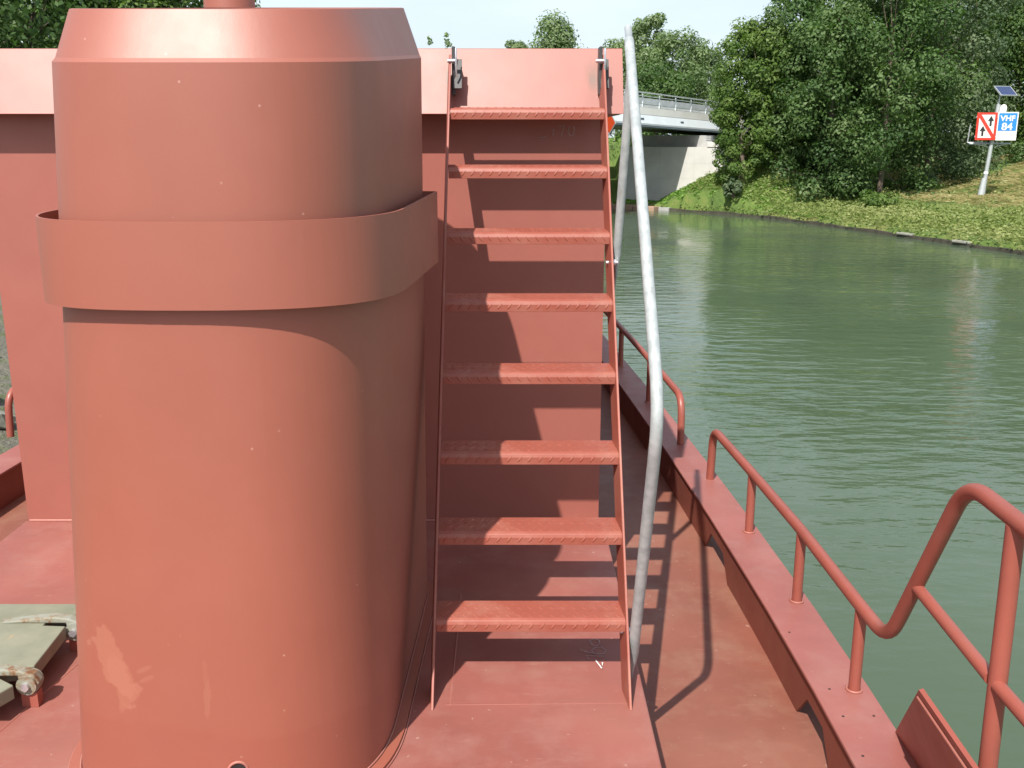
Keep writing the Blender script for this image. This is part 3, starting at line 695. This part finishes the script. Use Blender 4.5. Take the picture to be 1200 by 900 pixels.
# ------------------------------------------------------------------ left bank stones
sm = []
for k in range(3):
    bm = bmesh.new(); bmesh.ops.create_icosphere(bm, subdivisions=1, radius=1)
    for v in bm.verts: v.co *= random.uniform(.75, 1.15); v.co.z *= .65
    me = bpy.data.meshes.new('stone'); bm.to_mesh(me); bm.free(); me.materials.append(M['stone'] if k < 2 else M['pale_stone']); sm.append(me)
for k in range(48):
    o = bpy.data.objects.new('bank_stone', sm[k % 3]); C.objects.link(o)
    yy = random.uniform(6.5, 15); d = random.uniform(-.3, 3.6)
    p = min(LEFT, key=lambda q: abs(q.y - yy)); s = random.uniform(.16, .38)
    o.location = (p.x - d, yy, WATER + .3 + max(0, d) * .38); o.scale = (s, s * random.uniform(.8, 1.2), s); o.rotation_euler = (random.uniform(-.4, .4), random.uniform(-.4, .4), random.uniform(0, 6))
    tag(o, 'rough %s stone lying loose on the left canal bank' % ('pale' if k % 3 == 2 else 'grey'), 'stone', '%s loose stones on the left bank' % ('pale' if k % 3 == 2 else 'grey'))

# ------------------------------------------------------------------ the ship: decks
PX0, PX1 = -2.15, .405
SD = -.33                                                     # side deck level
WALLY = 4.133
rd = MB(); rd.box((PX0, -3, SD + .0), (PX1, WALLY, 0)); o = rd.build('raised_deck', M['deck'], None, .006); tag(o, kind='structure'); deck = o
INN = [(-3, .99), (1.5, 1.0), (2.54, 1.0), (2.98, 1.0), (3.53, .99), (3.84, .98), (4.5, .955), (5.28, .915), (6.2, .86), (7.1, .80), (9, .66), (12, .40)]
def inn(y):
    for (a, xa), (b_, xb) in zip(INN[:-1], INN[1:]):
        if y <= b_: return xa + (xb - xa) * (y - a) / (b_ - a)
    return INN[-1][1]
ys = [y for y, _ in INN]
GW = .19; GZ = -.13; GT = .014
MIRX = -1.86                                                  # mirror for the port side: x -> MIRX - x
def side(fx): return (lambda x: x) if fx > 0 else (lambda x: MIRX - x)
mb = MB(); rows = [[Vector((MIRX - inn(y) - .16, y, SD)), Vector((inn(y) + .16, y, SD)), Vector((inn(y) + .12, y, -1.2)), Vector((inn(y) - .1, y, WATER - .4)), Vector((MIRX - inn(y) + .1, y, WATER - .4)), Vector((MIRX - inn(y) - .12, y, -1.2))] for y in ys]
mb.loft(rows, smooth=False); mb.add(rows[-1], [tuple(range(6))]); mb.add(rows[0], [tuple(range(6))[::-1]])
o = mb.build('side_deck', M['side_deck']); tag(o, kind='structure')
# weld seams and chalk on the raised deck
def seam(pts, r=.004, parent=deck, name='weld_seam', mat='weld'):
    mb = MB(); mb.tube(pts, r, 5); return mb.build(name, M[mat], parent)
seam([(PX0 + .02, WALLY - .006, .003), (PX1 - .02, WALLY - .006, .003)], .008)
seam([(-1.33, 3.3, -.001), (-1.52, 2.2, -.001), (-1.6, 1.5, -.001)], .004)
seam([(-.19, 3.4, -.002), (-.185, 2.66, -.002)], .004)
seam([(-.2, 2.66, -.002), (.36, 2.67, -.0025)], .003)
def deckpx(x, y):                                             # a chalk point located on the deck
    a = math.atan((y - 450) / 1167) + R(PITCH); Y = EYE / math.tan(a); zc = Y * math.cos(R(PITCH)) + EYE * math.sin(R(PITCH)); return ((x - 600) / 1167 * zc, Y)
I4 = Matrix.Translation((0, 0, .003))
def chalk(lines, wd, parent, mat='chalk', fn=deckpx, mtx=I4):
    mb = MB()
    for l in lines: stroke(mb, [fn(*q) for q in l], wd, mtx)
    return mb.build('chalk_mark', M[mat], parent)
chalk([[(698, 774.5), (705.5, 784.5), (706, 777)]], .0045, deck)
chalk([[(708, 770), (686.5, 769), (690, 773)]], .003, deck, 'chalk_faint')
chalk([[(680, 762), (690, 765.5), (700, 767), (708, 767), (710, 763), (705, 759), (697, 760), (693, 763.5), (697, 767)]], .003, deck, 'chalk_faint')
chalk([[(691, 752), (694, 756.5), (699, 758), (703, 755), (702, 751)], [(691, 752), (696, 749.5), (702, 751)]], .003, deck, 'chalk_faint')
def wallpx(x, y):
    a = math.atan((450 - y) / 1167) - R(PITCH); z = EYE + WALLY * math.tan(a); zc = WALLY * math.cos(R(PITCH)) - (z - EYE) * math.sin(R(PITCH)); return ((x - 600) / 1167 * zc, z)

# ------------------------------------------------------------------ hatch house (wall with overhanging sloped edge)
hh = thing('hatch_house', 'red brown steel hatch house with a sloping overhanging roof edge, behind the ladder', 'deckhouse')
HX0, HX1, HY1 = -2.14, .382, 12.
mb = MB(); mb.box((HX0, WALLY, SD + .002), (HX1, WALLY + .012, 1.80)); fw = mb.build('front_wall', M['wall'], hh)
mb = MB(); mb.box((HX1 - .012, WALLY + .0125, SD + .002), (HX1 - .0005, HY1, 1.80)); mb.build('side_wall', M['wall'], hh)
mb = MB(); mb.box((HX0 + .0005, WALLY + .0125, SD + .002), (HX0 + .012, HY1, 1.80)); mb.build('side_wall', M['wall'], hh)
FY0, FZ0, FZ1 = WALLY - .115, 1.735, 1.987
mb = MB()                                                      # fascia: hollow folded plate
FX0, FX1 = HX0 - .053, HX1 + .053
prof_ = [(FY0, FZ0), (WALLY + .0, FZ1), (WALLY + .02, FZ1 + .002), (WALLY + .03, FZ1 - .01), (FY0 + .012, FZ0 + .002)]
mb.loft([[Vector((x, y, z)) for y, z in prof_] for x in (FX0, FX1)], smooth=False)
for x, fl in ((FX0, 1), (FX1, -1)): mb.add([Vector((x, y, z)) for y, z in prof_], [tuple(range(5))[::fl]])
mb.build('fascia', M['fascia'], hh, .002)
mb = MB(); mb.box((FX0 + .006, FY0 + .02, FZ0 + .0), (FX1 - .006, WALLY - .002, FZ0 + .01)); mb.build('fascia_underside', M['wall'], hh)
for sx_ in (1, -1):
    x_in = HX1 if sx_ > 0 else HX0; x_o = FX1 if sx_ > 0 else FX0
    mb = MB(); vs = []
    for y in (WALLY + .032, HY1): vs.append([Vector((x_o, y, FZ0)), Vector((x_in + sx_ * .006, y, FZ1 - .003)), Vector((x_in - sx_ * .01, y, FZ1 - .003)), Vector((x_in - sx_ * .01, y, FZ0))])
    mb.loft(vs, smooth=False); mb.add(vs[0], [(0, 1, 2, 3)]); mb.build('side_fascia', M['wall'], hh)
mb = MB(); mb.box((HX0 + .02, WALLY + .034, FZ1 - .04), (HX1 - .02, HY1, FZ1 - .012)); mb.build('roof', M['wall'], hh)
wm = Matrix.Translation((0, WALLY - .003, 0)) @ Matrix.Rotation(R(90), 4, 'X')
chalk([[(640, 160.5), (632, 161.5), (636, 164.5)], [(646, 152.5), (649, 151), (647.5, 160)], [(655, 148), (661.5, 147), (659, 154), (658, 160)], [(668, 148), (665.5, 154), (668, 159), (672, 158.5), (673, 151), (671.5, 147.5)]], .0045, hh, 'chalk_faint', wallpx, wm)

# exhaust pipe on the roof
ep = thing('exhaust_pipe', 'short thick red exhaust pipe standing on the roof behind the vent casing', 'exhaust pipe')
ex = px(273, 4.75, 2.0)
mb = MB(); mb.tube([(ex[0], ex[1], FZ1 - .01), (ex[0], ex[1], 2.75)], .112, 28); mb.build('pipe', M['casing'], ep)
mb = MB(); mb.tube([(ex[0], ex[1], FZ1 - .012), (ex[0], ex[1], FZ1 + .012)], .15, 28); mb.build('flange', M['casing'], ep)

# ------------------------------------------------------------------ vent casing
vc = thing('vent_casing', 'tall rounded red brown vent casing with a wide band round its upper half', 'vent casing', None, (-.76, 2.9, 0))
SE = 2.7
def sgp(v, e): return math.copysign(abs(v) ** e, v)
def ring(xl, xr, yc, b_, yr, br_, z0, slope=0., skew=.03, n=44):
    cx, a = (xl + xr) / 2, (xr - xl) / 2; out = []; yf = yc - b_
    for k in range(n + 1):
        th = math.pi + math.pi * k / n; out.append((cx + a * sgp(math.cos(th), 2 / SE), yc + b_ * sgp(math.sin(th), 2 / SE)))
    for k in range(1, 8): out.append((cx + a, yc + (yr - yc) * k / 8))
    for k in range(n + 1):
        th = math.pi * k / n; out.append((cx + a * math.cos(th), yr + br_ * math.sin(th)))
    for k in range(1, 8): out.append((cx - a, yr + (yc - yr) * k / 8))
    return [Vector((x + skew * (y - 2.6) + .76, y - 2.9, z0 + slope * (y - yf))) for x, y in out]
def lerp(a, b_, t): return a + (b_ - a) * t
def sh(t, z, sl): return ring(lerp(-1.18, -1.054, t), lerp(-.335, -.315, t), 2.58, .42, 3.35, .3, z, sl)
NZ = 14
shell = [sh(k / NZ * .985, .004 + 1.795 * k / NZ, .08 * (k / NZ) ** 3) for k in range(NZ + 1)]
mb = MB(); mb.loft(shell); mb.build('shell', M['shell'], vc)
top_a = shell[-1]; top_b = ring(-1.049, -.32, 2.58, .412, 3.35, .292, 1.808, .0815); top_c = ring(-1.016, -.365, 2.58, .365, 3.33, .27, 1.909, .12)
mb = MB(); mb.loft([top_a, top_b]); mb.loft([top_b, top_c]); mb.build('top_chamfer', M['casing'], vc)
rim = ring(-1.010, -.371, 2.58, .359, 3.33, .264, 1.911, .12); low = ring(-1.010, -.371, 2.58, .359, 3.33, .264, 1.80, .08)
mb = MB(); mb.loft([top_c, rim]); mb.loft([rim, low]); mb.build('top_rim', M['casing'], vc)
mb = MB(); mb.add(ring(-1.016, -.365, 2.58, .362, 3.33, .268, 1.79, .08), [tuple(range(len(rim)))]); mb.build('inner_plate', M['dark'], vc)
bd = [ring(-1.13, -.27, 2.58, .448, 3.35, .05, z, sl) for z, sl in ((1.284, -.035), (1.378, -.018), (1.474, 0.))]
bi = [ring(-1.124, -.276, 2.58, .442, 3.35, .044, z, sl) for z, sl in ((1.474, 0.), (1.378, -.018), (1.284, -.035))]
mb = MB(); mb.loft(bd); mb.loft([bd[-1], bi[0]], smooth=False); mb.loft(bi); mb.loft([bi[-1], bd[0]], smooth=False); mb.build('band', M['casing'], vc)
g0 = ring(-1.126, -.274, 2.58, .444, 3.35, .046, 1.33, -.025); g1 = ring(lerp(-1.18, -1.054, .74) + .004, lerp(-.335, -.315, .74) - .004, 2.58, .412, 3.35, .046, 1.333, -.025)
mb = MB(); mb.loft([g0, g1], smooth=False); mb.build('band_light_stop', M['casing'], vc)  # unseen ring added to stop sun leaking down between band and shell
for k in range(5):
    a = math.pi * (1.12 + .19 * k); cx = -.71
    p0 = Vector((cx + .40 * math.cos(a) + .76, 2.58 + .42 * math.sin(a) - 2.9, 1.38)); p1 = Vector((cx + .435 * math.cos(a) + .76, 2.58 + .446 * math.sin(a) - 2.9, 1.38))
    mb = MB(); mb.tube([p0, p1], .012, 6); mb.build('band_spacer', M['casing'], vc)
f1 = ring(-1.21, -.303, 2.58, .452, 3.35, .33, .003); f2 = ring(-1.21, -.303, 2.58, .452, 3.35, .33, .012); f3 = ring(-1.18, -.335, 2.58, .42, 3.35, .3, .014)
mb = MB(); mb.loft([f1, f2]); mb.loft([f2, f3]); mb.build('base_flange', M['casing'], vc)
for rg, rr in ((ring(-1.183, -.332, 2.58, .423, 3.35, .303, .017), .0035), (ring(-1.213, -.3, 2.58, .455, 3.35, .333, .003), .003)):
    mb = MB(); mb.tube(rg + [rg[0]], rr * .8, 6, False); mb.build('weld_bead', M['weld'], vc)
# drain hole at the foot, front: its inner shade is a near-black disc
def on_shell(x, z, off=.002):
    t = z / 1.786 * .985; xl, xr = lerp(-1.18, -1.054, t), lerp(-.335, -.315, t); cx, a = (xl + xr) / 2, (xr - xl) / 2
    for _ in range(6):
        c = max(-1, min(1, (x - cx) / a)); yy = 2.58 - .42 * (1 - abs(c) ** SE) ** (1 / SE)
    n = Vector(((x - cx) / a ** 2, (yy - 2.58) / .42 ** 2, 0)).normalized(); return Vector((x + .03 * (yy - 2.6), yy, z)) + n * off, n
pt, nrm = on_shell(-.665, .128); off = Vector((.76, -2.9, 0))
mb = MB(); mb.tube([pt + off - nrm * .004, pt + off + nrm * .001], .022, 18); dh = mb.build('drain_hole', M['hole'], vc)
mb = MB(); cc = circle(pt + off, .0235, nrm, 20); mb.tube(cc + [cc[0]], .004, 6, False); mb.build('hole_rim', M['weld'], dh)
mb = MB(); mb.tube([pt + off + Vector((.008, 0, -.012)), pt + off + Vector((.008, 0, -.012)) + nrm * .01], .011, 6); mb.build('plug', M['stone'], dh)
# ------------------------------------------------------------------ ladder
ld = thing('steep_ladder', 'steep red steel ladder of eight chequered treads with a galvanised handrail on its right', 'ladder', None, (.058, 2.628, 0))
LX0, LX1 = -.2404, .3563                                       # outer edges
LO = Vector((.058, 2.628, 0)); K = .705                       # run per rise
def lp(x, z, back=0.): return Vector((x, 2.628 + K * z + back, z)) - LO
ZT = 1.955; DEP = .118; TH = .008
for x0 in (LX0, LX1 - TH):
    mb = MB(); q = [lp(x0, 0), lp(x0, ZT), lp(x0 - .0037, ZT, .04), lp(x0 - .011, ZT - .07, DEP), lp(x0 - .011, 0, DEP)]; q2 = [v + Vector((TH, 0, 0)) for v in q]
    mb.add(q + q2, [tuple(range(5)), tuple(range(5, 10))[::-1]] + [(i, i + 5, (i + 1) % 5 + 5, (i + 1) % 5) for i in range(5)]); mb.build('stringer', M['tread'], ld, .0015, 1)
def tread_mesh(flip):
    mb = MB(); w_ = (LX1 - LX0) / 2 - TH - .0005; d = .120; th = .006; lip = .040; rr = .015
    # folded plate profile (y back, z up), front at y=0
    outer = [(d, 0), (rr, 0), (rr * .3, -rr * .3), (0, -rr), (0, -lip)]; inner = [(th, -lip), (th, -rr - .002), (rr, -th), (d, -th)]
    pr = outer + inner
    rings = [[Vector((x - .093 * y, y, z)) for y, z in pr] for x in (-w_, w_)]
    mb.loft(rings, smooth=False); mb.add(rings[0], [tuple(range(len(pr)))[::-1]]); mb.add(rings[1], [tuple(range(len(pr)))])
    def lens(c, ang, plane):
        u = Vector((math.cos(ang), math.sin(ang))); v = Vector((-u.y, u.x)); l, wv, h = .0155, .0042, .0022; P = []
        base = [-u * l, v * wv, u * l, -v * wv]
        for q in base: P.append((c[0] + q.x, c[1] + q.y, 0))
        P += [(c[0] - u.x * l * .45, c[1] - u.y * l * .45, h), (c[0] + u.x * l * .45, c[1] + u.y * l * .45, h)]
        if plane == 'top': vs = [Vector((x, y, z)) for x, y, z in P]
        else: vs = [Vector((x, -z, y)) for x, y, z in P]
        mb.add(vs, [(0, 3, 4), (0, 4, 1), (1, 4, 5, 2)[::1], (3, 2, 5, 4), ], False)
    n = 17
    for i in range(n):
        x = -w_ + .02 + (2 * w_ - .04) * i / (n - 1)
        lens((x, -.022), flip * R(52), 'front')
    for j in range(4):
        for i in range(n):
            x = -w_ + .02 + (2 * w_ - .04) * i / (n - 1) + (.017 if j % 2 else 0)
            if x < w_ - .015: lens((x - .003, .028 + j * .024), (1 if j % 2 else -1) * flip * R(52), 'top')
    return mb.mesh('tread')
TM = {f: tread_mesh(f) for f in (1, -1)}
TZ = [1.752, 1.541, 1.318, 1.101, 0.881, 0.651, 0.435, 0.215]
for i, z in enumerate(TZ):
    o = link('tread', TM[1 if i in (0, 1, 3, 5, 6, 7) else -1], M['tread'], ld); o.location = lp(LO.x, z) ; o.rotation_euler = (R(3.2), 0, 0)
    o.modifiers.new('bevel', 'BEVEL').width = .0008
# top hinge brackets
def bracket(x, flip):
    b0 = lp(x, 1.93); hb = MB(); hb.box((-.006, -.035, -.125), (.006, .05, .055), Matrix.Translation(b0 + Vector((0, .045, 0)))); h = hb.build('hinge_bracket', M['dark'], ld, .003)
    mb = MB(); mb.box((-.0, -.02, -.14), (.032, -.012, -.02), Matrix.Translation(b0 + Vector((0, .07, .02))) @ Matrix.Rotation(R(-24), 4, 'X')); mb.build('lug', M['dark'], h)
    mb = MB(); mb.tube([b0 + Vector((-.021, -.006, .0)), b0 + Vector((.016, -.006, .0))], .0075, 6); mb.build('bolt', M['bolt'], h)
    mb = MB(); mb.tube([b0 + Vector((.012, -.02, .045)), b0 + Vector((.012, -.03, -.0)), b0 + Vector((.012, -.012, -.06))], .004, 6); mb.build('hook', M['bolt'], h)
bracket(LX0 + TH + .0075, 1); bracket(LX1 - TH - .0075, -1)
# handrail: one bent galvanised pipe and a brace
HXR = LX1 + .0185
hr_pts = [lp(HXR, .14) + Vector((0, -.0, 0)), Vector((.373, 2.435, .972)) - LO, Vector((.396, 3.545, 1.962)) - LO]
hr_pts[0] = Vector((HXR, 2.79, .10)) - LO
hp = fillet(hr_pts, .13, 12)
mb = MB(); rs = [.0168] * len(hp); mb.tube(hp, rs, 18); hr = mb.build('handrail', M['galv'], ld)
d = (hp[-1] - hp[-2]).normalized(); mb = MB(); mb.tube([hp[-1], hp[-1] + d * .012, hp[-1] + d * .012, hp[-1] + d * .075], [.0168, .0145, .0125, .0125], 14); mb.build('pipe_stub', M['pole'], hr)
# flattened foot
def flat_end(a, dirv, parent, k_=1.):
    dirv = dirv.normalized(); side_ = Vector((1, 0, 0)); up = dirv.cross(side_).normalized(); rings = []
    for t, fx, fz in ((0, .0169, .0169), (.03, .014, .019), (.06, .008, .022), (.10, .0055, .021), (.135, .005, .011), (.14, .003, .005)):
        rings.append([a + dirv * t + side_ * math.cos(q) * fx * k_ + up * math.sin(q) * fz * k_ for q in [2 * math.pi * k / 16 for k in range(16)]])
    mb = MB(); mb.loft(rings); mb.add(rings[-1], [tuple(range(16))]); mb.build('flattened_end', M['galv'], parent)
flat_end(hp[0], hp[0] - hp[1], hr)
br0 = lp(HXR, 1.24, .065); tp = Vector((.364 + .032 * .9, 2.44 + 1.105 * .9, .985 + .977 * .9)) - LO
bdv = (tp - br0).normalized(); mb = MB(); mb.tube([br0 + bdv * .0, tp - bdv * .012], .0152, 16); bz_ = mb.build('brace', M['galv'], hr)
flat_end(br0, -bdv, hr, .9)
for p in (lp(LX1, .165, .06), lp(LX1, 1.215, .06)):
    mb = MB(); mb.tube([p + Vector((-.022, 0, 0)), p + Vector((.02, 0, 0))], .007, 6); mb.tube([p + Vector((.0, 0, 0)), p + Vector((.012, 0, 0))], .013, 6); mb.build('bolt', M['bolt'], hr)

# ------------------------------------------------------------------ bulwarks and railings
def bulwark(sg, label):
    sd_ = side(sg); bw = thing('gunwale', label, 'gunwale', 'gunwales of the ship')
    mb = MB(); rows = []
    for y in ys:
        a, c = sd_(inn(y)), sd_(inn(y) + GW); rows.append([Vector((a, y, GZ)), Vector((c, y, GZ)), Vector((c, y, GZ - GT)), Vector((a, y, GZ - GT))])
    mb.loft(rows, smooth=False); mb.add(rows[0], [(0, 1, 2, 3)]); mb.add(rows[-1], [(3, 2, 1, 0)]); mb.build('top_plate', M['gunwale'], bw, .004)
    # web with drain slots
    slots = [(2.78, 3.15), (4.18, 4.62), (5.75, 6.2), (8.2, 8.8)]
    cuts = []
    y = -3.0
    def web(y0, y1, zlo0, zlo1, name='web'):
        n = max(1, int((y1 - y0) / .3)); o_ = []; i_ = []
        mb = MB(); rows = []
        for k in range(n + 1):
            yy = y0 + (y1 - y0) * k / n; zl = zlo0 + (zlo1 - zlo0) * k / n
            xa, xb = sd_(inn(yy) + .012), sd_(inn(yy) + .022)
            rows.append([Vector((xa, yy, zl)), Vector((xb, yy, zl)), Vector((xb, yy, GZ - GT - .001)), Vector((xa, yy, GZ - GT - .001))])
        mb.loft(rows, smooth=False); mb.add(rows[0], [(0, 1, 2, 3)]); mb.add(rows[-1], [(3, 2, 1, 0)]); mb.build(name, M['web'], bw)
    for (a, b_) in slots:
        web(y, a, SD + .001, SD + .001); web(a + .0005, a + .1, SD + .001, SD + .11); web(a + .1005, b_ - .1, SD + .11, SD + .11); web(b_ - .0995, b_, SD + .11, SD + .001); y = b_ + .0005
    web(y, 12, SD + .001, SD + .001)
    return bw
bw = bulwark(1, 'red gunwale plate along the right side deck, with drain slots under it')
bulwark(-1, 'red gunwale plate glimpsed at the far left beside the wall')
for x, y in ((972, 807.5), (1009, 808), (988, 839.5), (1024, 839), (1011, 886), (925, 741)):      # small bolt holes in the plate, shown as near-black discs
    a = math.atan((y - 450) / 1167) + R(PITCH); Y = (EYE - GZ) / math.tan(a); zc = Y * math.cos(R(PITCH)) + (EYE - GZ) * math.sin(R(PITCH))
    mb = MB(); c = Vector(((x - 600) / 1167 * zc, Y, GZ - .002)); mb.tube([c, c + Vector((0, 0, .003))], .0045, 8); mb.build('bolt_hole', M['hole'], bw)

RR = .0215
def posts(parent, pts, ztop, zb_=GZ):
    for (x, y) in pts:
        mb = MB(); mb.tube([(x, y, zb_), (x, y, ztop(y) if callable(ztop) else ztop)], RR * .92, 14); p = mb.build('post', M['rail'], parent)
        mb = MB(); c = circle((x, y, zb_ + .003), RR + .003, (0, 0, 1), 14); mb.tube(c + [c[0]], .005, 5, False); mb.build('weld_ring', M['weld'], p)
r1 = thing('deck_railing', 'far red pipe railing on the right gunwale, passing behind the ladder', 'railing', 'pipe railings on the gunwales')
HT = .155
def rx(y): return inn(y) + .115
e1 = [(rx(5.68), 5.68, GZ), (rx(5.7), 5.7, HT), (rx(6.5), 6.5, HT + .01), (rx(7.4), 7.4, HT + .02), (rx(9), 9., HT + .03), (rx(11.5), 11.5, HT + .03), (rx(11.55), 11.55, GZ)]
mb = MB(); mb.tube(fillet(e1, .12, 7), RR, 16); mb.build('top_rail', M['rail'], r1)
posts(r1, [(rx(6.65), 6.65), (rx(7.75), 7.75), (rx(8.9), 8.9), (rx(10.2), 10.2)], HT + .005)
r2 = thing('deck_railing', 'near red pipe railing on the right gunwale, rising to a high rail', 'railing', 'pipe railings on the gunwales')
XH = 1.135
e2 = [(1.062, 5.06, GZ), (1.062, 5.03, HT), (1.10, 4.33, HT), (1.125, 3.62, HT + .01), (1.132, 2.98, HT + .015), (1.135, 2.73, HT + .02), (XH, 2.345, .815), (XH, 1.2, .80), (XH, -1.2, .80)]
mb = MB(); mb.tube(fillet(e2, .10, 7), RR, 16); mb.build('top_rail', M['rail'], r2)
posts(r2, [(1.10, 4.32), (1.124, 3.61), (1.134, 2.96)], HT + .005)
for y in (2.1, .6, -.9):
    mb = MB(); mb.tube([(XH + .012, y, GZ), (XH, y, .80)], RR, 16); mb.build('post', M['rail'], r2)
mb = MB(); mb.tube([(XH, 2.585, .425), (XH, 2.12, .405)], RR * .8, 14); mb.build('middle_rail', M['rail'], r2)
mb = MB(); mb.tube([(XH, 2.085, .405), (XH, .61, .40)], RR * .8, 14); mb.build('middle_rail', M['rail'], r2)
r3 = thing('deck_railing', 'red pipe railing end glimpsed at the left picture edge', 'railing', 'pipe railings on the gunwales')
lx = lambda y: MIRX - rx(y) - .06
e3 = [(-3.065, 5.83, GZ), (-3.06, 5.85, HT), (lx(7), 7, HT), (lx(9), 9, HT), (lx(11), 11, HT)]
mb = MB(); mb.tube(fillet(e3, .12, 7), RR, 16); mb.build('top_rail', M['rail'], r3)
posts(r3, [(lx(7), 7), (lx(8.5), 8.5), (lx(10), 10)], HT)

# plate standing on the gunwale edge at the bottom right
fp = thing('fender_plate', 'small tilted red steel plate on the right gunwale edge below the high rail', 'plate')
A_, B_, C_, D_ = Vector((1.181, 2.72, GZ)), Vector((1.181, 2.0, GZ)), Vector((1.048, 2.3, .267)), Vector((1.062, 1.55, .222))  # top edge leaned inboard so the visible face turns out of the sun
nn_ = (B_ - A_).cross(C_ - A_).normalized(); th_ = nn_ * .012
mb = MB(); mb.add([A_, B_, D_, C_, A_ - th_, B_ - th_, D_ - th_, C_ - th_], [(0, 1, 2, 3), (7, 6, 5, 4), (0, 4, 5, 1), (1, 5, 6, 2), (2, 6, 7, 3), (3, 7, 4, 0)]); mb.build('plate', M['rail'], fp)
s_ = (A_ - C_).normalized() * .05
mb = MB(); mb.tube([C_ + s_ + nn_ * .002 + (D_ - C_) * .02, D_ + s_ + nn_ * .002], .005, 6); mb.build('edge_weld', M['weld'], fp)

# ------------------------------------------------------------------ grey green hatch cover on the left
hc = thing('hatch_cover', 'weathered grey green hatch cover with rusty hinges lying on the deck left of the casing', 'hatch cover', None, (-1.9, 2.82, 0))
ho = Vector((-1.9, 2.82, 0))
poly = [(-2.9, 2.535), (-1.475, 2.545), (-1.45, 2.60), (-1.52, 2.645), (-1.52, 2.69), (-1.44, 2.71), (-1.455, 2.96), (-1.53, 2.965), (-1.53, 3.02), (-1.455, 3.03), (-1.455, 3.12), (-2.9, 3.12)]
mb = MB(); mb.prism([(x - ho.x, y - ho.y) for x, y in poly], .045, Matrix.Translation((0, 0, .057))); mb.build('lid', M['hatch'], hc, .004)
mb = MB(); mb.box((-2.9 - ho.x, 2.531 - ho.y, .060), (-1.478 - ho.x, 2.5335 - ho.y, .098)); mb.build('front_edge', M['wood'], hc)
for y in (2.66, 2.99):
    kn = Vector((-1.435, y, .075)) - ho
    arm = MB(); pf = [(-1.68, .1025), (-1.62, .114), (-1.56, .124), (-1.50, .130), (-1.45, .122), (-1.415, .105), (-1.40, .08), (-1.41, .05), (-1.455, .05), (-1.462, .1025)]
    arm.prism([(a_ - ho.x, .1 + (b2_ - .1) * (.8 if b2_ > .1 else 1)) for a_, b2_ in pf], .036, Matrix.Translation((0, y + .022 - ho.y, 0)) @ Matrix.Rotation(R(90), 4, 'X')); h = arm.build('hinge', M['hinge'], hc, .006)
    mb = MB(); mb.tube([kn + Vector((0, -.022, 0)), kn + Vector((0, .03, 0))], .030, 18); mb.build('knuckle', M['hinge'], h)
    mb = MB(); mb.tube([kn + Vector((0, -.034, 0)), kn + Vector((0, .034, 0))], .013, 6); mb.build('bolt', M['bolt'], h)
    mb = MB(); mb.box((kn.x - .022, kn.y - .014, 0.001), (kn.x + .026, kn.y + .018, .05)); mb.build('hinge_lug', M['rail'], h)
